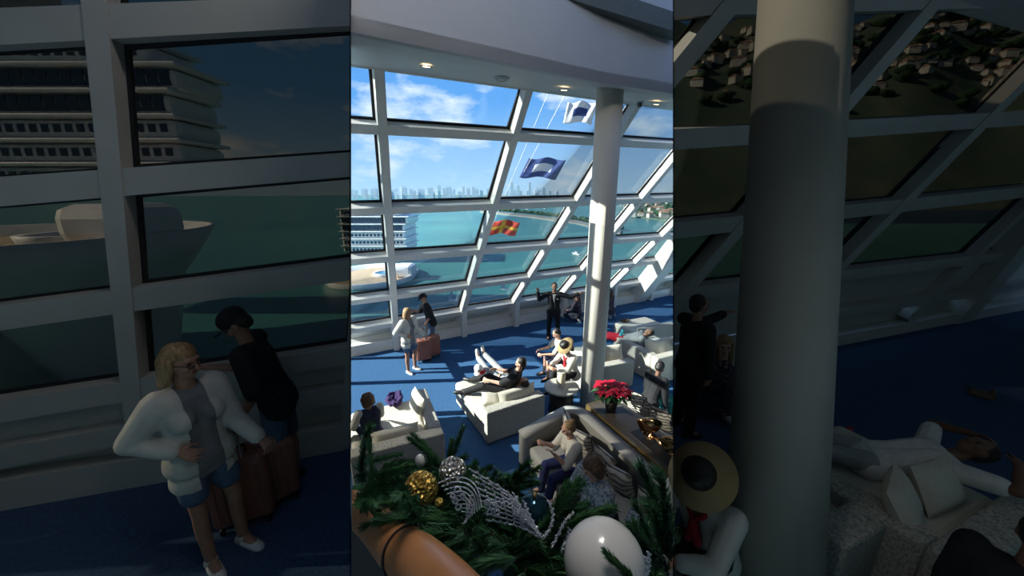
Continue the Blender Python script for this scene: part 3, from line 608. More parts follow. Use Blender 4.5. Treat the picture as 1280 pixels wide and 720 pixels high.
# curved grey sofa
S0 = Vector((1.12, 5.50)); du = Vector((.42, -.9)).normalized(); dn = Vector((-.9, -.42)).normalized()
sf = empty('curved_sofa', (S0.x, S0.y, 0), label='long pale grey curved sofa in the foreground with three women seated', cat='sofa')
def sofa_shell(path, th, h0, hl, name, parent, O, m):
    V = []; Fc = []; n_ = len(path)
    for i, (x, y) in enumerate(path):
        a = Vector(path[max(i-1, 0)]); b = Vector(path[min(i+1, n_-1)]); d = (b-a).normalized(); nn_ = Vector((-d.y, d.x)); h = hl[i]
        for s_, z in ((0, .04), (0, h-.05), (.03, h-.012), (th*.5, h), (th-.03, h-.012), (th, h-.05), (th, .04)): V.append((x+nn_.x*s_-O[0], y+nn_.y*s_-O[1], z-O[2] if len(O) > 2 else z))
    for i in range(n_-1):
        for k_ in range(7): Fc.append((i*7+k_, i*7+(k_+1) % 7, (i+1)*7+(k_+1) % 7, (i+1)*7+k_))
    Fc += [tuple(range(6, -1, -1)), tuple((n_-1)*7+k_ for k_ in range(7))]
    return mesh_obj(name, V, Fc, m, parent, True)
path = []; hl = []
for t in np.linspace(1.12, .32, 5): p = S0+dn*t+du*0.02; path.append((p.x, p.y)); hl.append(.62+.20*(1.12-t)/.8)
for a in np.linspace(0, math.pi/2, 8)[1:]:
    p = S0+du*(.02+.30*(1-math.cos(a)))+dn*(.32-.32*math.sin(a)); path.append((p.x, p.y)); hl.append(.83)
for t in np.linspace(.5, 3.6, 12): p = S0+du*t; path.append((p.x, p.y)); hl.append(.85)
sofa_shell(path, -.17, 0, hl, 'sofa_back', sf, (S0.x, S0.y), M['grey_up'])
yaws = math.atan2(du.y, du.x); mr = Matrix.Rotation(yaws, 3, 'Z')
for k_ in range(3):
    c = S0+du*(.75+1.05*k_)+dn*.62-S0
    B().rbox((c.x, c.y, .36), (1.04, .86, .17), .05, 3, mr).obj('seat_cushion', M['grey_up'], sf, True)
c = du*1.85+dn*.6; B().rbox((c.x, c.y, .16), (3.3, .84, .24), .04, 2, mr).obj('base', M['grey_up'], sf)
for t in (.35, 1.8, 3.2): c = du*t+dn*.9; B().box((c.x, c.y, .02), (.06, .06, .04)).obj('foot', M['caseb'], sf)
names_ = ['farthest', 'second farthest', 'third farthest', 'fourth farthest', 'fifth farthest', 'nearest visible']
for i, t in enumerate((.30, .72, 1.14, 1.56, 1.98, 2.40)):
    c = S0+du*t+dn*(.29+.03*(i % 2)); 
    cushion((c.x, c.y, .445), (R(-16), R((-6, 5, -8, 6, -10, 8)[i]), yaws+math.pi+R((-20, 14, 12, 16, 14, 18)[i])), (.40, .42, .16), 'swirl', 'grey swirl-patterned cushion, %s of the row on the curved sofa' % names_[i], 'swirl cushions on the curved sofa')
# console behind the sofa
K0 = S0-dn*.10+du*.12
cs = empty('console_table', (K0.x, K0.y, 0), yaws, label='long dark wood console table with gold edge behind the curved sofa', cat='console')
B().box((1.55, .27, .80), (3.1, .50, .05)).obj('tabletop', M['console'], cs); B().box((1.55, .012, .775), (3.1, .022, .11)).obj('gold_edge', M['gold'], cs)
B().box((.015, .27, .775), (.022, .50, .11)).obj('gold_edge', M['gold'], cs)
for x in (.1, 3.0): B().box((x, .27, .375), (.08, .42, .75)).obj('leg', M['console'], cs)
B().rbox((1.75, .27, .835), (1.7, .34, .03), .01, 1).obj('black_tray_base', M['caseb'], cs)
def conp(x, y, z): return loc((K0.x, K0.y, 0), x, y, z, yaws)
# poinsettia
def leaf(b, c, d, up, ln, wd, droop=.3):
    d = Vector(d).normalized(); s = d.cross(Vector(up)).normalized(); V = []; c = Vector(c)
    for t, w_ in ((0, .15), (.3, .85), (.55, 1), (.8, .55), (1, .05)):
        m_ = c+d*ln*t+Vector((0, 0, -droop*ln*t*t)); V += [m_-s*wd*w_/2, m_+Vector((0, 0, -.004)), m_+s*wd*w_/2]
    b.add(V, [(3*i+j, 3*i+j+1, 3*i+j+4, 3*i+j+3) for i in range(4) for j in range(2)])
def poinsettia(p, s, label):
    e_ = empty('potted_poinsettia', p, label=label, cat='plant')
    B().lathe([(0, 0), (.07*s, 0), (.095*s, .15*s), (.10*s, .17*s), (.085*s, .17*s), (.08*s, .14*s), (0, .14*s)]).obj('pot', M['pot'], e_, True)
    st = B(); gl = B(); heads = []
    for k_ in range(15):
        a = k_*2.4; r_ = .045+.20*math.sqrt(k_/15); h = .46-.55*r_*r_/.06*.06-.35*r_+r2.uniform(-.02, .02)
        c = Vector((r_*math.cos(a), r_*math.sin(a), h))*s; heads.append(c); st.tube([(0, 0, .13*s), c*.6+Vector((0, 0, .05*s)), c], .006*s, 5)
        for j in range(5):
            aa = a+j*1.26; leaf(gl, c-Vector((0, 0, .06*s)), (math.cos(aa), math.sin(aa), -.1), (0, 0, 1), .11*s, .055*s, .5)
    st.obj('stem', M['green'], e_); gl.obj('foliage', M['green'], e_)['kind'] = 'stuff'
    for c in heads:
        rb_ = B(); a0 = r2.random()*3
        for j in range(8):
            aa = a0+j*.785; leaf(rb_, c+Vector((0, 0, .004*(j % 2))), (math.cos(aa), math.sin(aa), .15+.25*(j % 2)), (0, 0, 1), (.105 if j % 2 == 0 else .075)*s, .052*s, .45)
        rb_.ell(c+Vector((0, 0, .01)), (.01*s, .01*s, .008*s), nu=6, nv=4); rb_.obj('flower_head', M['red'], e_, True)
    return e_
poinsettia(conp(.32, .26, .825), 1.12, 'red poinsettia in a dark pot on the far end of the console table')
# bronze sculpture: two open twisted leaf forms
def sculpture(p, yaw):
    e_ = empty('bronze_sculpture', p, yaw, label='polished bronze sculpture of twisted open shells on the console table', cat='sculpture')
    for cx, sc_, tw in ((0, 1.0, 0), (.42, .95, .9)):
        V = []; Fc = []; nu_, nv_ = 28, 12
        for i in range(nu_+1):
            t = i/nu_; a = t*math.pi*1.7+tw
            for j in range(nv_+1):
                s_ = j/nv_*2-1; rr = (.13+.05*math.sin(a*1.5))*sc_*(1-.35*s_*s_)
                V.append((cx+rr*math.cos(a)*.9+s_*.07, s_*.13*math.sin(a*.5+.5), .17*sc_+rr*math.sin(a)*1.05+s_*.05*math.cos(a)))
        for i in range(nu_):
            for j in range(nv_): q = i*(nv_+1)+j; Fc.append((q, q+1, q+nv_+2, q+nv_+1))
        o = mesh_obj('shell', V, Fc, M['bronze'], e_, True); sd = o.modifiers.new('s', 'SOLIDIFY'); sd.thickness = .012
    B().tube([(.1, 0, .10), (.22, .02, .06), (.36, 0, .09)], [.03, .045, .03], 10).obj('neck', M['bronze'], e_, True)
sculpture(conp(1.12, .27, .85), yaws)
# sofa on the far side of the console with leaf cushions
q0 = conp(-.10, .62, 0); s4 = empty('grey_sofa', q0, yaws, label='pale grey sofa backing onto the console table at the right', cat='sofa')
B().rbox((1.3, .09, .36), (2.6, .17, .68), .04, 3).obj('backrest', M['grey_up'], s4); B().rbox((1.3, .55, .24), (2.6, .78, .36), .05, 3).obj('seat', M['grey_up'], s4)
for i, x in enumerate((.16, .42, .68, .94)):
    p = loc(q0, x, .30, .57, yaws); cushion(p, (R(14), R((8, -10, 10, -6)[i]), yaws+R((30, 22, 32, 24)[i])), (.40, .40, .12), 'leafy', 'grey leaf-patterned cushion on the sofa behind the console, %s' % ('beside the poinsettia', 'second from the poinsettia', 'third from the poinsettia', 'nearest the bronze sculpture')[i], 'leaf cushions behind the console')
# side table with candle
tp = (1.0, 6.52, 0); te = empty('side_table', tp, label='round speckled stone side table on a dark drum base beside the column', cat='table')
B().lathe([(0, .50), (.33, .50), (.35, .515), (.35, .54), (.33, .55), (0, .55)], n=32).obj('tabletop', M['stone'], te, True)
B().lathe([(0, 0), (.26, 0), (.24, .2), (.26, .5), (0, .5)], n=28).obj('pedestal', M['bronze_leg'], te, True)
ce = empty('pillar_candle', (.98, 6.50, .55), label='large cream pillar candle on a white foot on the stone side table', cat='candle')
B().lathe([(0, 0), (.06, 0), (.035, .03), (.035, .06), (.08, .08), (.08, .095), (0, .095)]).obj('candle_holder', M['shipwhite'], ce, True)
B().lathe([(0, .095), (.088, .095), (.09, .11), (.09, .33), (.08, .34), (.07, .325), (0, .32)]).obj('candle', M['wax'], ce, True); B().tube([(0, 0, .32), (.004, 0, .35)], .003, 5).obj('wick', M['caseb'], ce)
# right bay furniture
def rb(u, v_, z): return at(u, v_, ZR+z)
b6 = at(1232, 716, ZR+.2); 
bR = (2.02, 1.66, ZR)
daybed((2.72, 1.60), 'dim oatmeal daybed in the dark right bay with a person lying on it', w_=1.25, l_=1.30, z=ZR, yaw=R(22), side='left', hb=.62)
bR = (2.72, 1.60, ZR)
cushion(loc(bR, .30, .36, .5, R(22)), (R(-30), 0, R(40)), (.46, .36, .16), 'ivory', 'dim ivory cushion under the lying person in the dark right bay', piping=False)
cushion(loc(bR, .72, .34, .5, R(22)), (R(-28), 0, R(18)), (.46, .36, .16), 'ivory', 'dim ivory cushion at the near back of the lying person\'s daybed', piping=False)
daybed((2.14, 1.80), 'dim oatmeal daybed between the leaning column and the lying person in the right bay', w_=.72, l_=1.0, z=ZR, yaw=R(22), hb=.6)
cushion(loc((2.14, 1.80, ZR), .36, .4, .5, R(22)), (R(-30), 0, R(14)), (.5, .4, .17), 'ivory', 'dim ivory cushion just right of the leaning column', piping=False)
poinsettia((1.13, 1.08, ZR+.62), .75, 'dim red poinsettia at the foot of the leaning column, bottom of the right bay')
pe = empty('plant_stand', (1.13, 1.08, ZR), label='dark round plant stand under the poinsettia in the right bay', cat='stand'); B().lathe([(0, 0), (.2, 0), (.2, .02), (.04, .05), (.04, .58), (.16, .60), (.16, .62), (0, .62)]).obj('stand_body', M['bronze_leg'], pe, True)
for o in [x for x in bpy.data.objects if x.parent is None and x.name.split('.')[0] in ('daybed', 'curved_sofa', 'console_table', 'grey_sofa', 'cushion')]:
    pc = o.matrix_basis.translation; 
    if pc.y < 4 and pc.z > 1.4: continue
    if o.name.split('.')[0] == 'daybed' and pc.z > 1: continue
    clip_tree(o, INM)
# ------------------------------------------------------------ people
def remesh(buf, name, m, parent, vox, it=3):
    me = bpy.data.meshes.new('t'); me.from_pydata([tuple(v) for v in buf.v], [], buf.f); me.update()
    o = bpy.data.objects.new('t', me); C.objects.link(o)
    a = o.modifiers.new('r', 'REMESH'); a.mode = 'VOXEL'; a.voxel_size = vox
    s = o.modifiers.new('s', 'SMOOTH'); s.factor = .5; s.iterations = it
    dg = bpy.context.evaluated_depsgraph_get(); me2 = bpy.data.meshes.new_from_object(o.evaluated_get(dg)); bpy.data.objects.remove(o); bpy.data.meshes.remove(me)
    me2.name = name; me2.materials.clear(); me2.materials.append(m); me2.polygons.foreach_set('use_smooth', [True]*len(me2.polygons))
    return link(bpy.data.objects.new(name, me2), parent)
def person(label, base, pelz, yaw, h=1.7, spine=(0, 0, 1), look=(0, 1, 0), lookw=None, tilt=0, armR=None, armL=None, legR=None, legL=None, top='black', sleeve=.9, sleeve_m=None, bottom='jeansd', blen=2.0,
           shoes='shoeb', hair='hairbrown', style='short', skin='skin', vox=.012, wd=1.0, jacket=None, hem=.05, cap=None, hat=None, scarf=None, suit=False, curl=25, female=False, glasses=False, group=None, belly=1.0, stretch_top=0, bag=None):
    k = h/1.75; V = lambda *a: Vector(a)
    root = empty('person', base, R(yaw), label=label, cat='person', group=group)
    sp = Vector(spine).normalized(); pel = V(0, 0, pelz)
    side = V(1, 0, 0); side = (side-sp*side.dot(sp)).normalized(); fw = sp.cross(side); fw = -fw if fw.y < 0 and abs(sp.z) > .3 else fw
    fw = sp.cross(side) if (sp.cross(side)).dot(V(0, 1, .6)) > 0 else -sp.cross(side)
    P = lambda a: pel+sp*a*k
    # head frame
    if lookw is not None: lk = Matrix.Rotation(-R(yaw), 3, 'Z') @ Vector(lookw)
    else: lk = Vector(look)
    lk.normalize(); upv = (sp*.5+V(0, 0, .5)); upv = upv-lk*upv.dot(lk); upv.normalize(); rx = lk.cross(upv)
    Hm = Matrix((rx, lk, upv)).transposed()
    neck = P(.50)-fw*.01; hc = neck+(sp*.7+V(0, 0, .3)).normalized()*.165*k+lk*.02
    T = lambda x, y, z: hc+Hm @ V(x*k, y*k, z*k)
    sh = lambda s_: P(.445)+side*s_*(.175 if female else .19)*k*wd
    b = B(); w_ = wd; hw = .098 if female else .09
    def torso(b, g, lo=-.06, hi=.45, br=1.0):
        b.cap(P(max(lo, -.02))-side*.075*k*w_, P(max(lo, -.02))+side*.075*k*w_, .108*k+g, None)
        if lo < -.03: b.cap(P(lo)-side*.085*k*w_, P(lo)+side*.085*k*w_, .108*k*w_+g)
        b.cap(P(0)-side*.055*k*w_, P(.18)-side*.05*k*w_*belly, .105*k*w_+g, .092*k*w_*belly+g); b.cap(P(0)+side*.055*k*w_, P(.18)+side*.05*k*w_*belly, .105*k*w_+g, .092*k*w_*belly+g)
        if belly > 1.02: b.ell(P(.14)+fw*.06*k, (.15*k*belly+g, .13*k*belly+g, .13*k*belly+g))
        b.cap(P(.18)-side*.06*k*w_, P(.36)-side*.075*k*w_, .092*k*w_+g, .098*k*w_+g); b.cap(P(.18)+side*.06*k*w_, P(.36)+side*.075*k*w_, .092*k*w_+g, .098*k*w_+g)
        b.cap(P(.425)-side*.14*k*w_, P(.425)+side*.14*k*w_, .062*k+g)
        if female:
            for s_ in (-1, 1): b.ell(P(.31)+side*s_*.075*k+fw*.075*k, (.048*k+g,)*3)
    torso(b, 0)
    b.cap(P(.44), neck+(hc-neck)*.5, .058*k, .05*k)
    b.ell(T(0, -.010, .022), (.075*k, .092*k, .098*k), Hm); b.ell(T(0, .026, -.052), (.052*k, .060*k, .062*k), Hm)
    b.cap(T(0, .088, .018), T(0, .105, -.020), .009*k, .014*k, 8); b.cap(T(-.035, .076, .034), T(.035, .076, .034), .014*k, None, 8)
    for s_ in (-1, 1): b.ell(T(s_*.076, -.006, -.002), (.012*k, .024*k, .032*k), Hm, 8, 6); b.ell(T(s_*.036, .058, -.02), (.026*k,)*3)
    armR = armR or ((.12, .02, -1), (.02, .2, -1)); armL = armL or ((-.12, .02, -1), (-.02, .2, -1))
    legR = legR or ((.04, .02, -1), (.02, -.03, -1)); legL = legL or ((-.04, .02, -1), (-.02, -.03, -1))
    J = {}
    for nm, s_, arm in (('R', 1, armR), ('L', -1, armL)):
        a = sh(s_); d1 = Vector(arm[0]).normalized(); d2 = Vector(arm[1]).normalized(); el = a+d1*.285*k; wr = el+d2*.25*k; J[nm] = (a, el, wr, d2)
        b.cap(a, el, .052*k*w_, .040*k*w_); b.cap(el, wr, .041*k*w_, .027*k)
        hint = Vector(arm[2]) if len(arm) > 2 else V(-s_*.8, 0, -.5); n_ = hint-d2*hint.dot(d2); n_ = n_.normalized() if n_.length > .01 else d2.orthogonal(); sd = d2.cross(n_).normalized()
        for q in (-.026, 0, .026): b.cap(wr-d2*.01, wr+d2*.085*k+sd*q*k, .018*k, .015*k, 7)
        cu = R(arm[3] if len(arm) > 3 else curl); fr = max(.0085*k, vox*.75)
        for q, ln in ((-.036, .058), (-.012, .072), (.012, .076), (.036, .066)):
            p0 = wr+d2*.088*k+sd*q*k; d3 = d2*math.cos(cu)+n_*math.sin(cu); d4 = d2*math.cos(cu*2.2)+n_*math.sin(cu*2.2)
            p1 = p0+(d3+sd*q*2).normalized()*ln*.55*k; b.cap(p0, p1, fr*1.05, fr, 6); b.cap(p1, p1+d4*ln*.5*k, fr, fr*.85, 6)
        t0 = wr+d2*.03*k+sd*.034*k; t1 = t0+(d2*.75+sd*.6+n_*.25).normalized()*.042*k; b.cap(wr+d2*.02*k, t0, .017*k, .014*k, 6); b.cap(t0, t1, fr*1.25, fr*1.1, 6); b.cap(t1, t1+(d2+n_*.4).normalized()*.03*k, fr*1.1, fr*.9, 6)
    LG = {}
    for nm, s_, leg in (('R', 1, legR), ('L', -1, legL)):
        a = pel+side*s_*hw*k*w_; d1 = Vector(leg[0]).normalized(); d2 = Vector(leg[1]).normalized(); kn = a+d1*.43*k; an = kn+d2*.41*k
        ft = Vector(leg[2]).normalized() if len(leg) > 2 else V(s_*.15, 1, -.05).normalized(); LG[nm] = (a, kn, an, ft, d2)
        b.cap(a, kn, .088*k*w_, .055*k*w_, 12); b.cap(kn, kn+(an-kn)*.35-fw*.012, .055*k*w_, .055*k*w_); b.cap(kn+(an-kn)*.35-fw*.012, an, .053*k*w_, .036*k)
        b.cap(an, an+ft*.12*k+d2*.045*k, .034*k, .03*k)
    bd = remesh(b, 'body', M[skin], root, vox)
    # clothes
    g = .020
    if top:
        c = B(); torso(c, g, -hem-.03)
        c.cap(P(.44)-side*.03*k, P(.44)+side*.03*k, .062*k+g*.6)
        cs_ = c if sleeve_m is None else B()
        for nm in 'RL':
            a, el, wr, d2 = J[nm]; f1 = min(1, sleeve); cs_.cap(a-(el-a)*.05, a+(el-a)*f1, .060*k*w_+g, (.060-.014*f1)*k*w_+g)
            if sleeve > 1: cs_.cap(el, el+(wr-el)*(sleeve-1), .044*k*w_+g, .036*k+g*.8)
        o = remesh(c, 'suit_jacket' if suit else 'shirt', M[top], root, max(vox, .010), 3)
        if sleeve_m is not None: remesh(cs_, 'sleeves', M[sleeve_m], root, max(vox, .010), 3)
    if jacket:
        c = B(); torso(c, g+.012, -.15, br=1.0)
        for nm in 'RL':
            a, el, wr, d2 = J[nm]; c.cap(a, el, .060*k*w_+g+.016, .046*k*w_+g+.012); c.cap(el, el+(wr-el)*.9, .046*k*w_+g+.006, .034*k*w_+g+.006)
        jo = remesh(c, 'jacket', M[jacket], root, max(vox, .010), 2); bm = bmesh.new(); bm.from_mesh(jo.data)
        dl = [v for v in bm.verts if (v.co-pel).dot(fw) > .0 and abs((v.co-pel).dot(side)) < (.072-.02*(v.co-pel).dot(sp))*k and (v.co-pel).dot(sp) < .56*k and v.normal.dot(fw) > -.2]
        bmesh.ops.delete(bm, geom=dl, context='VERTS'); bm.to_mesh(jo.data); bm.free()
    c = B(); c.cap(P(-.01)-side*.07*k*w_, P(-.01)+side*.07*k*w_, .108*k+.012)
    for nm in 'RL':
        a, kn, an, ft, d2 = LG[nm]; f1 = min(1, blen); flare = .012 if blen > 1.1 else .03
        c.cap(a, a+(kn-a)*f1, .094*k*w_+.012, (.094-.034*f1)*k*w_+flare*.8)
        if blen > 1: c.cap(kn, kn+(an-kn)*(blen-1)*.97, .060*k*w_+.014, .048*k+.016)
    if blen > 0: remesh(c, 'trousers' if blen > 1.1 else 'shorts', M[bottom], root, max(vox, .011), 3)
    for nm in 'RL':
        a, kn, an, ft, d2 = LG[nm]; c = B(); p0 = an+d2*.045*k-ft*.035*k; p1 = an+d2*.055*k+ft*.15*k
        c.cap(p0, p1, .040*k, .034*k, 12); c.cap(p0, an+d2*.0, .042*k, .042*k, 12); c.cap(p0+ft*.05, p1-ft*.02, .044*k, .040*k, 12); c.obj('shoe', M[shoes], root, True)
    # hair
    c = B(); c.ell(T(0, -.030, .038), (.086*k, .088*k, .092*k), Hm, 18, 12)
    if style in ('short', 'bob', 'long', 'bun', 'curly'): c.ell(T(0, -.055, -.005), (.076*k, .055*k, .075*k), Hm)
    if style in ('bob', 'long', 'curly'):
        ln = {'bob': -.10, 'long': -.20, 'curly': -.06}[style]; rr = .036 if style != 'curly' else .05
        for a_ in range(-6, 7):
            t = math.pi*(.5+a_/6*.56); x, y = .078*math.cos(t), -.02-.062*math.sin(t); jj = (a_ % 3)*.012
            c.cap(T(x, y, .03), T(x*1.12, y-.012, ln-jj), rr*k, rr*.72*k, 8)
        c.ell(T(0, -.01, .065), (.085*k, .09*k, .068*k), Hm)
    if style == 'curly':
        for i in range(40): t = i*2.4; z = r2.uniform(-.08, .11); rr = math.sqrt(max(.001, 1-(z/.13)**2)); c.ell(T(.092*rr*math.cos(t), -.03+.085*rr*math.sin(t)-(.02 if math.sin(t) > 0 else 0), z), (.026*k,)*3)
    if style == 'bun': c.ell(T(0, -.085, .085), (.045*k, .045*k, .04*k), Hm)
    if style == 'buzz': pass
    remesh(c, 'hair', M[hair], root, max(.008, vox*.8), 2)
    c = B(); 
    for s_ in (-1, 1): c.ell(T(s_*.031, .081, .012), (.012*k, .008*k, .006*k), Hm, 8, 6)
    c.obj('eyes', M['eye'], root, True); B().ell(T(0, .083, -.048), (.024*k, .008*k, .007*k), Hm, 8, 6).obj('mouth', M['lip'], root, True)
    if glasses:
        c = B()
        for s_ in (-1, 1):
            c.tube([T(s_*(.032+.024*math.cos(t)), .098, .010+.018*math.sin(t)) for t in np.linspace(0, 2*math.pi, 13)], .0025, 5, False); c.tube([T(s_*.056, .096, .012), T(s_*.082, 0, .012)], .0025, 5)
        c.tube([T(-.008, .099, .012), T(.008, .099, .012)], .0025, 5); c.obj('glasses', M['caseb'], root)
    if cap:
        c = B(); c.ell(T(0, -.014, .062), (.094*k, .108*k, .082*k), Hm, 18, 10); cp_ = c.obj('cap', M[cap], root, True)
        c = B(); pts = [T(.08*math.cos(t), .07+.10*math.sin(t), .050-.012*abs(math.cos(t))) for t in np.linspace(0, math.pi, 12)]; n_ = len(pts)
        c.add(pts+[p-Hm @ V(0, 0, .008) for p in pts], [tuple(range(n_)), tuple(range(2*n_-1, n_-1, -1))]+[(i, i+n_, i+n_+1, i+1) for i in range(n_-1)]); c.obj('cap_brim', M[cap], cp_)
    if hat:
        pr = [(.0, .055), (.21, .052), (.215, .058), (.10, .075), (.098, .10), (.09, .155), (.06, .175), (0, .178)]
        c = B().lathe(pr, n=28); c.v = [T(p.x, p.y-.012, p.z) for p in c.v]; ht_ = c.obj('straw_hat', M[hat], root, True)
        c = B().lathe([(0, .085), (.103, .085), (.104, .10), (.098, .135), (.088, .165), (.05, .185), (0, .188)], n=24); c.v = [T(p.x, p.y-.012, p.z) for p in c.v]; c.obj('dark_crown', M['hairdark'], ht_, True)
    if scarf:
        c = B(); c.tube([P(.46)+side*.075*k+fw*.0, P(.44)+side*.05*k+fw*.10*k, P(.38)+fw*.125*k, P(.44)-side*.05*k+fw*.10*k, P(.46)-side*.075*k], .02, 8); c.cap(P(.38)+fw*.13*k, P(.18)+fw*.15*k+side*.03, .022, .03); c.cap(P(.38)+fw*.13*k, P(.2)+fw*.15*k-side*.03, .022, .028); c.obj('scarf', M[scarf], root, True)
    if suit:
        c = B(); c.hexa([P(.24)+side*-.008+fw*.128*k, P(.24)+side*.008+fw*.128*k, P(.24)+side*.008+fw*.11*k, P(.24)-side*.008+fw*.11*k, P(.46)-side*.05+fw*.098*k, P(.46)+side*.05+fw*.098*k, P(.46)+side*.05+fw*.05*k, P(.46)-side*.05+fw*.05*k]); c.obj('shirt_front', M['shoe'], root)
        c = B(); c.tube([P(.455)+fw*.108*k, P(.43)+fw*.118*k, P(.26)+fw*.14*k], [.014, .012, .018], 6); c.obj('necktie', M['silvt'] if 'silvt' in M else M['grey'], root, True)
        B().box(P(.34)+side*-.09*k+fw*.126*k, (.045, .012, .025)).obj('pocket_square', M['shoe'], root)
        c = B(); c.cap(P(-.16)-side*.08*k, P(.0)-side*.07*k, .118*k, .11*k); c.cap(P(-.16)+side*.08*k, P(.0)+side*.07*k, .118*k, .11*k); remesh(c, 'jacket_skirt', M[top], root, .014)
    if len(root.children) and bag:
        pass
    root['_J'] = 0; del root['_J']
    return root, J, LG
def W2(p, z=0): return (p[0], p[1], z)
STAND = .905
# --- the couple with the cases, middle hall
pw = dict(h=1.72, spine=(0, .03, 1), lookw=(.95, -.05, -.12), armR=((.46, -.42, -.80), (-.45, .72, -.30), (0, -1, 0), 30), armL=((-.16, .18, -.95), (-.12, .72, -.45), (0, 0, -1), 55),
          legR=((.03, .05, -1), (.0, -.02, -1)), legL=((-.06, .12, -1), (-.02, -.08, -1)), top='midgrey', sleeve=.9, jacket='offwhite', bottom='denim', blen=.62, shoes='shoe', hair='hairblond', style='bob', skin='skin2', female=True, glasses=True)
p = at(514, 464, 0); person('woman in a white jacket and denim shorts standing in the sunlit middle hall', W2(p), STAND*.985, -118, vox=.011, **pw)
pm = dict(h=1.80, spine=(0, .26, .96), look=(0, .75, -.66), armR=((.12, .45, -.85), (-.1, .95, .25), (0, 0, -1), 45), armL=((-.35, -.2, -.9), (.15, .55, -.8), (0, 0, -1), 30),
          legR=((.05, -.03, -1), (.0, -.02, -1)), legL=((-.08, .08, -1), (.0, -.04, -1)), top='black', sleeve=.95, bottom='denim', blen=.95, shoes='shoeb', hair='hairdark', style='short', skin='skin2', cap='black')
p = at(541, 438, 0); person('man in a black cap, black shirt and denim shorts stooping in the sunlit middle hall', W2(p), STAND*1.03, 112, vox=.011, **pm)
def suitcase(base, yaw, label, s=1.0, tele=.38, m='case'):
    e_ = empty('suitcase', base, R(yaw), label=label, cat='suitcase'); c = B().rbox((0, 0, .05+.29*s), (.40*s, .25*s, .56*s), .05, 3)
    sh_ = c.obj('shell', M[m], e_, True)
    for i in range(6):
        for y in (-1, 1): B().rbox((-.14*s+.056*s*i, y*.125*s, .05+.29*s), (.022*s, .014, .46*s), .006, 1).obj('rib', M[m], sh_)
    B().rbox((0, 0, .05+.29*s), (.405*s, .022, .565*s), .01, 1).obj('zip_band', M['caseb'], e_)
    B().tube([(-.07, 0, .05+.57*s), (-.07, 0, .08+.59*s), (.07, 0, .08+.59*s), (.07, 0, .05+.57*s)], .012, 6).obj('carry_handle', M['caseb'], e_)
    c = B(); z1 = .05+.57*s+tele
    for x in (-.06, .06): c.tube([(x, -.08, .05+.5*s), (x, -.08, z1)], .008, 6)
    c.tube([(-.075, -.08, z1), (.075, -.08, z1)], .015, 8)
    if tele: c.obj('pull_handle', M['chrome'], e_)
    for x in (-.15*s, .15*s):
        for y in (-.09*s, .09*s): B().tube([(x-.012, y, .028), (x+.012, y, .028)], .028, 10).obj('wheel', M['caseb'], e_, True); 
    return e_
p = at(530, 451, 0); suitcase(W2(p), 25, 'copper-pink ribbed suitcase held by the woman in the sunlit middle hall')
p = at(541, 446, 0); suitcase(W2(p), 40, 'second copper suitcase at the feet of the stooping man in the sunlit hall', tele=.0)
# man in suit, kneeling women
p = at(691, 423, 0); person('man in a black suit and tie spreading both arms by the windows', W2(p), STAND*1.04, 176, h=1.82, armR=((.78, .1, -.5), (.15, .25, .95), (0, 1, 0), 15), armL=((-.95, .15, -.22), (-.82, .25, .45), (0, 1, 0), 10),
    legR=((.07, .02, -1), (.02, 0, -1)), legL=((-.09, .06, -1), (-.02, -.03, -1)), top='black', sleeve=1.95, bottom='black', shoes='shoeb', hair='hairdark', skin='skin2', suit=True, vox=.011, look=(0, 1, -.05))
kn = dict(h=1.68, spine=(0, .12, 1), legR=((.15, .95, -.22), (-.05, -.97, -.1), (0, -.6, -.7)), legL=((-.15, .95, -.22), (.05, -.97, -.1), (0, -.6, -.7)), armR=((.2, .35, -.85), (-.3, .8, -.3)), armL=((-.2, .35, -.85), (.3, .8, -.3)),
          top='floral', sleeve=1.9, bottom='jeansd', hair='hairgold', style='long', shoes='grey', female=True)
p = at(722, 402, 0); person('blonde woman in a dark floral top kneeling on the sunny floor left of the column', W2(p), .30, 62, lookw=(-.35, -.92, -.1), vox=.012, **kn)
p = at(762, 398, 0); person('person in a dark floral top mostly hidden behind the sunlit round column', W2(p), .32, 40, lookw=(.5, .8, 0), vox=.013, **{**kn, 'hair': 'hairbrown'})
# couple on the daybed by the column
sit = lambda sp=.35: dict(legR=((.12, .97, -.06), (.02, .08, -1)), legL=((-.12, .97, -.06), (-.02, .02, -1)))
person('man in a cream T-shirt and dark shorts sitting on the daybed edge, elbows on knees', (1.22, 7.72, 0), .60, 98, spine=(0, .32, .95), look=(0, .8, -.5), armR=((.1, .6, -.75), (-.3, .9, -.1)), armL=((-.1, .6, -.75), (.3, .9, -.1)), top='cream', sleeve=.8, bottom='navy', blen=.9, hair='hairdark', shoes='shoeb', skin='skin', vox=.012, **sit())
person('person in a straw hat, white shirt and red scarf seated beside the column', (1.30, 7.05, 0), .60, 118, h=1.65, spine=(0, .30, .95), look=(0, .7, -.75), armR=((.15, .6, -.75), (-.45, .75, .1)), armL=((-.15, .6, -.75), (.45, .75, .1)), top='offwhite', sleeve=1.8, bottom='black', hair='hairdark', style='bob', hat='straw', scarf='scarf', skin='skin2', vox=.012, **sit())
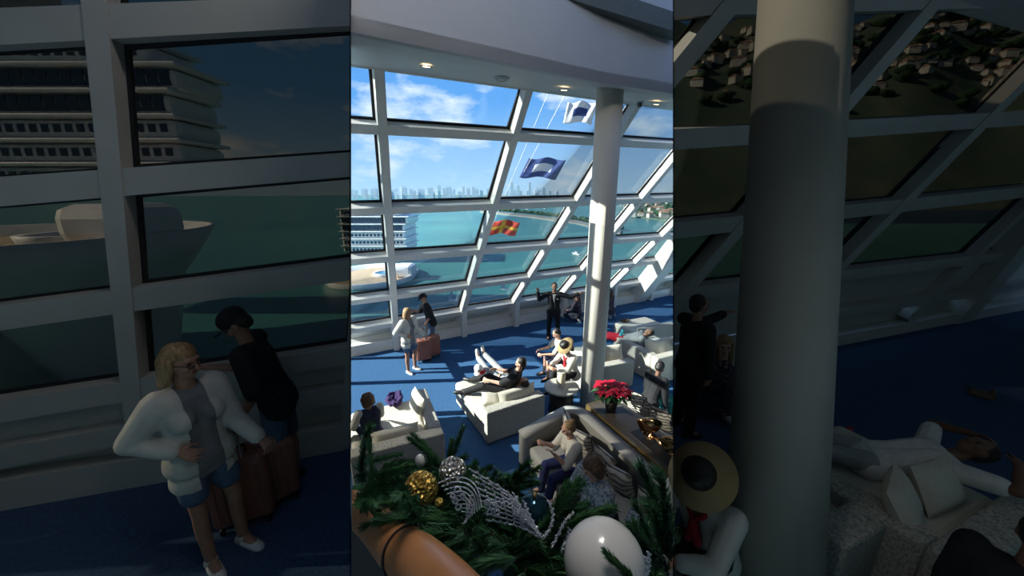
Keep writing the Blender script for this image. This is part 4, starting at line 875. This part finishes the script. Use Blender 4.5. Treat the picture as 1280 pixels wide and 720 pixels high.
# two on the middle daybed
p = Vector((-.10, 6.30, 0)); person('man in a black T-shirt and black trousers reclining on the middle daybed', W2(p), .60, 72, h=1.78, spine=(0, -.42, .80), lookw=(-.95, .25, -.15), armR=((.2, .75, -.45), (-.05, .98, .02)), armL=((-.15, .75, -.45), (.1, .98, .02)), legR=((.0, .95, .38), (.1, .92, -.38)), legL=((-.3, .93, .30), (-.1, .9, -.42)), top='black', sleeve=.9, bottom='black', hair='hairdark', shoes='shoeb', skin='skin', vox=.011)
p = Vector((-.16, 6.66, 0)); person('person in grey trousers and white shoes lying on the far side of the middle daybed', W2(p), .60, 38, h=1.74, spine=(0, -.93, .22), look=(0, .5, .8), armR=((.2, .5, -.2), (-.5, .6, .3)), armL=((-.2, .5, -.2), (.5, .6, .3)), legR=((.0, .9, .30), (-.08, .9, .30), (0, .2, 1)), legL=((-.1, .9, .22), (.1, .9, .25), (0, .2, 1)), top='greypant', sleeve=.9, bottom='greypant', hair='hairdark', shoes='shoe', skin='skin', vox=.011)
p = at(600, 470, .62); e_ = empty('shopping_bag', p, .4, label='crumpled white and red shopping bag on the left end of the middle daybed', cat='bag')
c = B()
for i in range(7): c.ell((r2.uniform(-.07, .07), r2.uniform(-.05, .05), .08+r2.uniform(-.04, .14)), (.09, .07, .10), Matrix.Rotation(i, 3, 'X'), 8, 5)
remesh(c, 'bag_body', M['bag'], e_, .012, 1); B().rbox((.02, -.105, .12), (.11, .02, .12), .008, 1).obj('red_print', M['redcl'], e_)
p = at(617, 466, .58); e_ = empty('paper_bag', p, .9, label='flat white paper bag with a dark mark lying on the middle daybed', cat='bag'); B().rbox((0, 0, .03), (.3, .22, .05), .02, 2).obj('bag_body', M['bag'], e_); B().rbox((.0, -.02, .058), (.1, .05, .006), .002, 1).obj('dark_mark', M['caseb'], e_)
# person with raglan top on lower-left daybed, purple coat
person('person in a navy top with white sleeves, seen from behind on a daybed', (-2.24, 5.0, 0), .57, 42, h=1.55, spine=(0, .12, 1), look=(-.2, .9, -.25), armR=((.2, .45, -.85), (-.2, .9, -.3)), armL=((-.3, .3, -.9), (.1, .9, -.3)), top='navy', sleeve=.95, sleeve_m='offwhite', bottom='jeansd', hair='hairbrown', style='curly', skin='skin', vox=.010, legR=((.1, .97, .05), (.0, .3, -.95)), legL=((-.12, .97, .05), (0, .3, -.95)))
p = at(494, 503, .52); e_ = empty('folded_coat', p, .5, label='dark purple coat heaped on the lower left daybed', cat='coat'); c = B()
for i in range(16): a = i*1.1; c.cap((.14*math.cos(a)*r2.random(), .22*math.sin(a), .04+.05*r2.random()), (.14*math.cos(a+1), .22*math.sin(a+1.3), .05+.07*r2.random()), .045, .03)
remesh(c, 'coat_cloth', M['purple'], e_, .012, 2)
# women on the curved sofa
Sx = lambda t, n_: (S0.x+du.x*t+dn.x*n_, S0.y+du.y*t+dn.y*n_, 0)
sd_ = dict(legR=((.10, .97, -.05), (.02, .15, -1)), legL=((-.10, .97, -.05), (-.02, .25, -1)))
person('woman with pinned-up hair and a cream top on the curved sofa', Sx(.96, .68), .56, 108, h=1.66, spine=(0, .22, .97), look=(.15, .95, -.35), armR=((.15, .55, -.8), (-.25, .75, .62), (0, 1, 0), 25), armL=((-.15, .6, -.75), (.25, .62, .72), (0, 1, 0), 20), top='cream', sleeve=1.1, bottom='royal', hair='hairgold', style='bun', skin='skin', vox=.0085, female=True, **sd_)
person('woman with curly brown hair and a blue print blouse on the curved sofa', Sx(1.74, .84), .57, 112, h=1.84, wd=1.2, belly=1.1, spine=(0, .28, .96), look=(.1, .9, -.45), armR=((.2, .35, -.85), (-.15, .95, -.25), (0, 0, -1), 30), armL=((-.25, .4, -.85), (.1, .95, -.25), (0, 0, -1), 30), top='blouse', sleeve=.85, bottom='black', hair='hairbrown', style='curly', skin='skin', vox=.0085, female=True, hem=.12, **sd_)
person('woman with brown hair behind the fir twigs on the curved sofa', Sx(2.40, .70), .56, 115, h=1.66, spine=(0, .2, .97), look=(0, .95, -.35), armR=((.2, .3, -.9), (-.15, .9, -.4)), armL=((-.2, .4, -.85), (.2, .9, -.3)), top='blouse', sleeve=.5, bottom='denim', hair='hairbrown', style='bob', skin='skin', vox=.0095, female=True, **sd_)
# dark figure behind the console, lying people at the right
p = Vector((2.60, 6.02, 0)); person('person in a black top and teal trousers bending over on the sofa behind the console', (p.x, p.y, 0), .56, -62, h=1.68, spine=(0, .28, .96), look=(0, .8, -.5), top='black', sleeve=1.9, bottom='tealc', hair='hairdark', style='short', skin='skin3', vox=.012, **sd_)
ly = dict(spine=(0, -.93, .30), look=(0, .45, .85), legR=((.06, .99, .12), (0, .98, -.10), (0, .15, 1)), legL=((-.06, .99, .14), (0, .98, -.12), (0, .15, 1)))
arms_head = dict(armR=((.75, -.5, .25), (-.75, -.45, .25)), armL=((-.75, -.5, .25), (.75, -.45, .25)))
p = loc((3.30, 7.45, 0), .78, .78, 0, R(25)); person('person in a white T-shirt lying on the right daybed with arms behind the head', (p.x, p.y, 0), .62, 62, h=1.7, top='shoe', sleeve=.7, bottom='grey', shoes='tealshoe', hair='hairdark', skin='skin3', vox=.012, **ly, **arms_head)
p = loc((3.30, 7.45, 0), .60, 1.22, 0, R(25)); person('person in red trousers and red shoes lying on the far side of the right daybed', (p.x-.35, p.y, 0), .60, 75, h=1.66, top='grey', bottom='redcl', shoes='redcl', hair='hairdark', skin='skin2', vox=.013, **ly)
# --- left bay couple
p = at(284, 694, ZL); person('woman in a white jacket with hand on hip in the dark left bay', (p.x, p.y, ZL), STAND*.975, -115, vox=.0068, wd=.84, **{**pw, 'h': 1.70})
p = at(366, 606, ZL); person('man in a dark cap and shorts stooping in the dark left bay', (p.x, p.y, ZL), STAND*1.01, 112, vox=.0072, **{**pm, 'h': 1.76})
p = at(312, 648, ZL); suitcase((p.x, p.y, ZL), 25, 'ribbed copper suitcase beside the woman in the dark left bay', tele=.36)
p = at(345, 625, ZL); suitcase((p.x, p.y, ZL), 40, 'second suitcase at the feet of the stooping man in the dark left bay', s=.95, tele=0)
# lettering on the women's shirts is too blurred to read: soft dark marks
# --- right bay
p = at(898, 522, ZR); person('blonde woman in a floral top kneeling left of the leaning column', (p.x, p.y, ZR), .30, 62, lookw=(-.35, -.92, -.1), vox=.0085, **{**kn, 'h': 1.85, 'hair': 'hairblond'})
p = at(852, 538, ZR); person('man in a black suit at the left edge of the dark right bay', (p.x, p.y, ZR), STAND*1.02, -80, h=1.78, armR=((.1, .1, -1), (.0, .1, -1)), armL=((-.05, .93, -.20), (-.05, .93, .30), (0, 0, -1), 15), top='black', sleeve=1.95, bottom='black', hair='hairdark', skin='skin2', vox=.009)
p = at(1186, 420, ZR)
e0 = at(886, 590, ZR+1.15)
person('person in a straw hat and white shirt seated before the leaning column', (e0.x+.09, e0.y+.02, ZR), .58, 118, h=1.6, spine=(0, .30, .95), look=(0, .7, -.75), armR=((.1, .6, -.75), (-.45, .75, .1)), armL=((-.1, .6, -.75), (.45, .75, .1)), top='offwhite', sleeve=1.8, bottom='black', hair='hairdark', style='bob', hat='straw', scarf='scarf', skin='skin2', vox=.0085, **sit())
st_ = empty('ottoman', (e0.x+.18, e0.y-.02, ZR), R(25), label='low oatmeal ottoman under the person in the straw hat in the right bay', cat='ottoman'); B().rbox((0, 0, .23), (.5, .5, .42), .05, 3).obj('ottoman_seat', M['tweed'], st_)
for x in (-.2, .2):
    for y in (-.2, .2): B().box((x, y, .012), (.05, .05, .024)).obj('foot', M['caseb'], st_)
p = loc(bR, .74, .80, 0, R(22)); person('person in a white T-shirt lying in the dark right bay with arms behind the head', (p.x, p.y, ZR), .60, 70, h=1.7, top='shoe', sleeve=.7, bottom='grey', shoes='tealshoe', hair='hairdark', skin='skin3', vox=.0095, **ly, **arms_head)
e1 = at(1262, 705, ZR+1.1); person('dark-haired person in black seated at the bottom right corner of the right bay', (e1.x+.1, e1.y, ZR), .56, -62, h=1.62, spine=(0, .3, .95), look=(0, .7, -.5), top='black', sleeve=1.9, bottom='tealc', hair='hairdark', skin='skin3', vox=.0095, **sd_)
st_ = empty('ottoman', (e1.x+.1, e1.y, ZR), R(25), label='low oatmeal ottoman under the dark-haired person at the bottom right', cat='ottoman'); B().rbox((0, 0, .22), (.5, .5, .42), .05, 3).obj('ottoman_seat', M['tweed'], st_)
def sandals(p, yaw, m, label):
    e_ = empty('shoe_pair', p, R(yaw), label=label, cat='shoes')
    for x in (-.06, .06): c = B().cap((x, 0, .03), (x*1.2, .17, .03), .035, .04); c.cap((x, 0, .05), (x, -.01, .09), .034, .03); c.obj('shoe', M[m], e_, True)
p = loc((3.6, 9.3, 0), .35, 1.0, .5, R(25)); sandals(p, 30, 'tanshoe', 'tan shoes standing on the farthest daybed at the right edge of the middle hall')
p = at(1060, 548, ZR); sandals((p.x, p.y, ZR), 60, 'redcl', 'dim red shoes on the carpet right of the leaning column')
p = at(1238, 498, ZR); sandals((p.x, p.y, ZR), 40, 'tanshoe', 'dim tan shoes on the carpet at the right of the dark right bay')
# ------------------------------------------------------------ balcony: handrail, balustrade, garland
rp = [dep(392, 618, 1.36), dep(436, 634, 1.16), dep(462, 645, 1.02), dep(500, 683, .80), dep(548, 727, .655), dep(600, 790, .55), dep(680, 900, .46), dep(842, 1000, .40)]
def catmull(P, n=10):
    out = []; Q = [P[0]*2-P[1]]+P+[P[-1]*2-P[-2]]
    for i in range(1, len(Q)-2):
        for k_ in range(n):
            t = k_/n; a, b_, c_, d = Q[i-1:i+3]; out.append(.5*((2*b_)+(c_-a)*t+(2*a-5*b_+4*c_-d)*t*t+(3*b_-a-3*c_+d)*t**3))
    return out+[P[-1]]
RP = catmull(rp); hr = empty('handrail', rp[0], label='thick polished cherry-wood handrail curving across the lower left', cat='handrail')
o = B().tube([p-rp[0] for p in RP], .050, 24).obj('rail', M['wood'], hr, True)
c = clip(o, [(CAM-Vector(rp[0]), NL), (CAM-Vector(rp[0]), -NR)]) if 0 else None
bal = B(); n_ = len(RP); V = [p-rp[0]-Vector((0, 0, .04)) for p in RP]+[p-rp[0]-Vector((0, -.0, 1.0)) for p in RP]+[p-rp[0]-Vector((0, -.03, .04)) for p in RP]+[p-rp[0]-Vector((0, -.03, 1.0)) for p in RP]
bal.add(V, [(i, i+1, n_+i+1, n_+i) for i in range(n_-1)]+[(2*n_+i, 3*n_+i, 3*n_+i+1, 2*n_+i+1) for i in range(n_-1)]); bal.obj('balustrade_panel', M['dark'], hr)
i_ = 32; c0_ = RP[i_]; d_ = (RP[i_+1]-RP[i_-1]).normalized(); a_ = d_.orthogonal().normalized(); b_ = d_.cross(a_)
clip_tree(hr, INM)
e_ = empty('cable_tie', c0_, label='thin black cable tie looped around the wooden handrail', cat='cable tie'); B().tube([a_*.0525*math.cos(t)+b_*.0525*math.sin(t) for t in np.linspace(0, 2*math.pi, 33)], .0026, 6, False).obj('loop', M['rubber'], e_, True); B().box(b_*.054, (.008, .006, .006)).obj('tie_head', M['rubber'], e_)
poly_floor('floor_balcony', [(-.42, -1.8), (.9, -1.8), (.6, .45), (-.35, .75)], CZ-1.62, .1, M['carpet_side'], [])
# garland of fir twigs: six twig shapes, each twig its own part
def sprig(seed, ln=.20, nd=150):
    rr = random.Random(seed); st = B(); pts = [Vector((0, 0, 0))]; d = Vector((1, 0, 0))
    for i in range(6): d = (d+Vector((0, rr.uniform(-.12, .12), rr.uniform(-.14, .06)))).normalized(); pts.append(pts[-1]+d*ln/6)
    V = []; Fc = []
    st.tube(pts, [.0028]*6+[.001], 5)
    for i in range(nd):
        t = rr.random()**.85; x = t*6; k_ = min(5, int(x)); c_ = pts[k_].lerp(pts[k_+1], x-k_); d = (pts[k_+1]-pts[k_]).normalized()
        a = rr.uniform(0, 2*math.pi); u_ = d.orthogonal().normalized(); v_ = d.cross(u_); o_ = u_*math.cos(a)+v_*math.sin(a)
        nd_ = (d*rr.uniform(.7, 1.3)+o_*rr.uniform(.55, .95)).normalized(); L_ = rr.uniform(.030, .055)*(1.1-.35*t); s_ = nd_.cross(o_+d*.3).normalized()*.0015
        m_ = c_+nd_*L_*.5+Vector((0, 0, .001)); e2 = c_+nd_*L_+Vector((0, 0, -.004))
        b0 = len(V); V += [c_-s_, c_+s_, m_+s_*1.2, m_-s_*1.2, e2, c_.lerp(m_, .5)+s_.cross(nd_)*.9]
        Fc += [(b0, b0+1, b0+2, b0+3), (b0+3, b0+2, b0+4), (b0+1, b0, b0+5)]
    return st, V, Fc
protos = []
for s_ in range(6):
    st, V, Fc = sprig(s_, .15+.02*s_, 400)
    b0 = len(V); V2_ = V+st.v; F2 = Fc+[tuple(i+b0 for i in f_) for f_ in st.f]
    me = bpy.data.meshes.new('fir_twig'); me.from_pydata([tuple(v_) for v_ in V2_], [], F2); me.materials.append(M['needle' if s_ % 3 else 'needle2']); me.materials.append(M['twig'])
    me.polygons.foreach_set('material_index', [0]*len(Fc)+[1]*len(st.f)); me.update(); protos.append(me)
gr_ = empty('fir_garland', dep(600, 660, .9), label='thick artificial fir garland heaped along the wooden handrail', cat='garland'); GO = Vector(gr_.location)
top_ = [(438, 556), (462, 545), (490, 545), (520, 566), (535, 568), (575, 572), (610, 574), (640, 584), (664, 596), (680, 620), (700, 650), (745, 668), (775, 672), (798, 640), (815, 622), (842, 612)]
bot_ = [(438, 632), (480, 640), (500, 648), (540, 660), (580, 682), (620, 712), (660, 735), (842, 760)]
ip = lambda tb_, u: float(np.interp(u, [a for a, _ in tb_], [b for _, b in tb_]))
def twig(u, v_, d, wdir, roll, sc=1.0):
    me = r2.choice(protos); p = dep(u, v_, d); o = bpy.data.objects.new('fir_twig', me); link(o, gr_)
    q = Vector(wdir).normalized().to_track_quat('X', 'Z').to_matrix(); o.matrix_local = Matrix.LocRotScale(p-GO, q.to_quaternion(), (sc,)*3)
rt = Vector((1, 0, 0)); upc = Vector((0, math.sin(PITCH), math.cos(PITCH))); fwc = Vector((0, math.cos(PITCH), -math.sin(PITCH)))
def inb(u, v_, d, wdir, ln=.2):                        # keep twigs out of the screens either side
    e2 = dep(u, v_, d)+Vector(wdir).normalized()*ln; q = e2-CAM; return NL.dot(e2-CAM) > .012 and -NR.dot(e2-CAM) > .012
def proj(p):
    q = p-CAM; z_ = q.dot(fwc); return 640+F*q.dot(rt)/z_, 360-F*q.dot(upc)/z_
rtop = [(438, 620), (500, 645), (540, 668), (600, 700), (640, 718), (660, 800), (842, 900)]
cnt = 0; tries = 0
while cnt < 420 and tries < 20000:
    tries += 1; u = r2.uniform(446, 836) if cnt < 370 else r2.uniform(795, 838); a, b_ = ip(top_, u)+14, ip(bot_, u)
    if b_ < a+6: continue
    v_ = r2.uniform(a, b_); t = (v_-a)/(b_-a); d = (1.12-.30*t) if u < 620 else (1.05-.28*t)
    if 700 < u < 815 and v_ > 625: d = max(d, .93)
    if 555 < u < 700 and 595 < v_ < 680: d += .10
    if math.hypot(u-526, v_-612) < 40 or math.hypot(u-566, v_-592) < 36: d += .12
    ang = r2.uniform(-30, 210) if t < .4 else r2.uniform(0, 360); A = R(ang)
    wdir = rt*math.cos(A)*1.0+upc*math.sin(A)*(.8 if t < .4 else .5)+fwc*r2.uniform(-.5, .35)
    if not inb(u, v_, d, wdir): continue
    sc_ = r2.uniform(.5, .8); tu, tv = proj(dep(u, v_, d)+wdir.normalized()*.2*sc_)
    if tv < ip(top_, tu)-2 or (tu < 640 and tv > ip(rtop, tu)+14): continue
    twig(u, v_, d, wdir, 0, sc_); cnt += 1
for (u, v_, d, dx, dy, sc) in ((553, 588, 1.05, -.7, 1, .62), (556, 590, 1.0, .15, 1, .6), (676, 660, .88, .75, .85, .82), (684, 664, .85, .5, 1, .75), (672, 655, .88, 1, .6, .8), (690, 668, .85, .9, .8, .75), (838, 700, .80, -.45, 1, .8), (839, 690, .80, -.25, 1, .9), (836, 720, .78, -.6, 1, .8), (800, 732, .64, -.6, .8, .42), (830, 730, .72, -.8, .5, .7), (620, 606, 1.1, .5, .2, .8), (640, 610, 1.1, .3, .5, .7),
                            (575, 652, .80, -1, -.10, .8), (600, 664, .79, -1, .02, .8), (615, 668, .78, -1, -.05, .8), (632, 680, .76, -1, -.1, .8), (650, 700, .72, -1, -.15, .8), (600, 660, .8, -.9, .25, .7), (660, 712, .68, -.3, -.8, .7), (548, 640, .82, -1, .05, .7)):
    for k_ in range(2):
        wdir = rt*(dx+r2.uniform(-.12, .12))+upc*(dy+r2.uniform(-.12, .12))+fwc*r2.uniform(-.2, .2)
        if inb(u, v_, d, wdir, .17): twig(u+r2.uniform(-5, 5), v_+r2.uniform(-4, 4), d, wdir, 0, sc*.9)
c = B().tube(catmull([dep(444, 612, 1.2), dep(500, 614, 1.12), dep(560, 640, 1.0), dep(620, 680, .92), dep(700, 712, .88), dep(760, 718, .92), dep(832, 690, .95)]), .016, 8); c.v = [v-GO for v in c.v]
gc_ = c.obj('garland_core', M['needle'], gr_, True)
def ball(u, v_, d, r, m, label, bump=0, sq=1.0):
    p = dep(u, v_, d); e_ = empty('bauble', p-Vector((0, 0, r)), label=label, cat='bauble'); b_ = B().ell((0, 0, r), (r, r, r*sq), None, 40, 24)
    if bump:
        rr = random.Random(5); b_.v = [Vector((0, 0, r))+(v-Vector((0, 0, r)))*(1+rr.uniform(-bump, bump)) for v in b_.v]
    b_.obj('ball', M[m], e_, not bump)
    if m != 'tealball': return e_
    B().tube([(0, 0, 2*r*1-.003), (0, 0, 2*r+.012)], r*.13, 12).obj('cap_crown', M['gold'], e_, True); B().tube([(.006*math.cos(t), 0, 2*r+.016+.006*math.sin(t)) for t in np.linspace(0, 6.28, 10)], .0012, 5, False).obj('loop', M['gold'], e_); return e_
ball(526, 612, .88, .041, 'goldglit', 'rough gold glitter bauble above the handrail', .02, 1.05)
ball(566, 589, .95, .036, 'silvglit', 'rough silver glitter bauble to the right of the gold one', .03)
ball(755, 703, .72, .079, 'pearl', 'huge pearl-white bauble at the bottom of the garland')
ball(668, 640, .90, .044, 'tealball', 'dark midnight-blue bauble in the middle of the garland')
ball(842-14, 700, .84, .012, 'silvglit', 'tiny silver berry bauble in the garland at the far right', .02)
ball(525, 577, 1.0, .014, 'pearl', 'small pale bulb poking out above the gold bauble', 0, 1.6)
ball(549, 628, .84, .010, 'goldglit', 'tiny gold berry bauble in the fir below the silver one', .02)
# glitter sprays
def spray(name, label, lines, d0, d1, th=.0016, beads=True, sequins=()):
    e_ = empty(name, dep(lines[0][-1][0], lines[0][-1][1], d1), label=label, cat='ornament'); O = Vector(e_.location)
    for li, ln in enumerate(lines):
        n_ = len(ln); P = [dep(u, v_, d0+(d1-d0)*i/(n_-1)+.006*math.sin(li*1.3)) for i, (u, v_) in enumerate(ln)]; P = catmull(P, 6); c = B(); m_ = len(P)
        c.tube([p-O for p in P], [th*(.7+.6*i/m_) for i in range(m_)], 5)
        if beads:
            for i in range(1, m_):
                for q in (.25, .75):
                    p = P[i-1].lerp(P[i], q); a = i*2.2+q*3; c.ell(p-O+Vector((math.cos(a), .2, math.sin(a)))*th*1.7, (th*1.35,)*3, None, 5, 4)
        c.obj('glitter_strand', M['spark'], e_)
    for (u, v_, r_) in sequins:
        p = dep(u, v_, d0-.01)-O; c = B().tube([p+(rt*math.cos(t)+upc*math.sin(t))*r_ for t in np.linspace(0, 2*math.pi, 13)], r_*.35, 6, False); c.obj('sequin', M['spark'], e_)
    return e_
base_ = (677, 674)
fan = []
for i in range(9):
    t = i/8; tx, ty = 587+22*t**.7, 586+64*t; B1 = lambda k_, bx, by: (tx+(677-tx)*k_+bx*(1-.6*t), ty+(674-ty)*k_-by*(1-.5*t)); fan.append([(tx, ty), B1(.25, 4, 6), B1(.5, 7, 10), B1(.78, 4, 7), base_])
spray('glitter_feather', 'large silver glitter feather ornament rising from the garland centre', fan, .80, .80, .0016, True, [(609, 628, .006), (616, 632, .007), (624, 630, .006), (632, 630, .006), (612, 640, .005), (621, 640, .006), (569, 626, .006), (573, 634, .006), (589, 628, .006), (648, 642, .005)])
arcs = []
for i in range(9):
    k_ = 1-i*.085; arcs.append([(548+i*3.6, 604+i*4.4), (566+i*2.8, 597+i*5.6), (585-i*.3, 599+i*6.2), (597-i*1.8, 612+i*5), (602-i*3.0, 634+i*2.6)])
spray('glitter_feather', 'curled silver glitter peacock feather left of the large feather', arcs, .80, .79, .0016, False, [(572, 612, .006), (578, 620, .005), (566, 620, .005), (590, 622, .005)])
spray('glitter_twig', 'beaded silver twig curling up between the two feathers and the curved sofa', [[(686, 626), (691, 640), (690, 655), (683, 668), (677, 674)], [(642, 616), (652, 636), (662, 655), base_], [(655, 626), (660, 640), (668, 656), base_], [(718, 640), (708, 650), (700, 664), (690, 684)], [(712, 660), (710, 672), (704, 684), (700, 700)]], .82, .80, .0018)
spray('glitter_twig', 'beaded silver twig hanging beside the pearl-white bauble at the far right', [[(811, 690), (812, 704), (810, 718)], [(807, 696), (809, 708), (808, 722)]], .66, .66, .0016)

for o in [x for x in bpy.data.objects if x.type == 'EMPTY' and not x.children]: bpy.data.objects.remove(o)
for o in [x for x in bpy.data.objects if x.type == 'MESH' and len(x.data.vertices) == 0]: bpy.data.objects.remove(o)
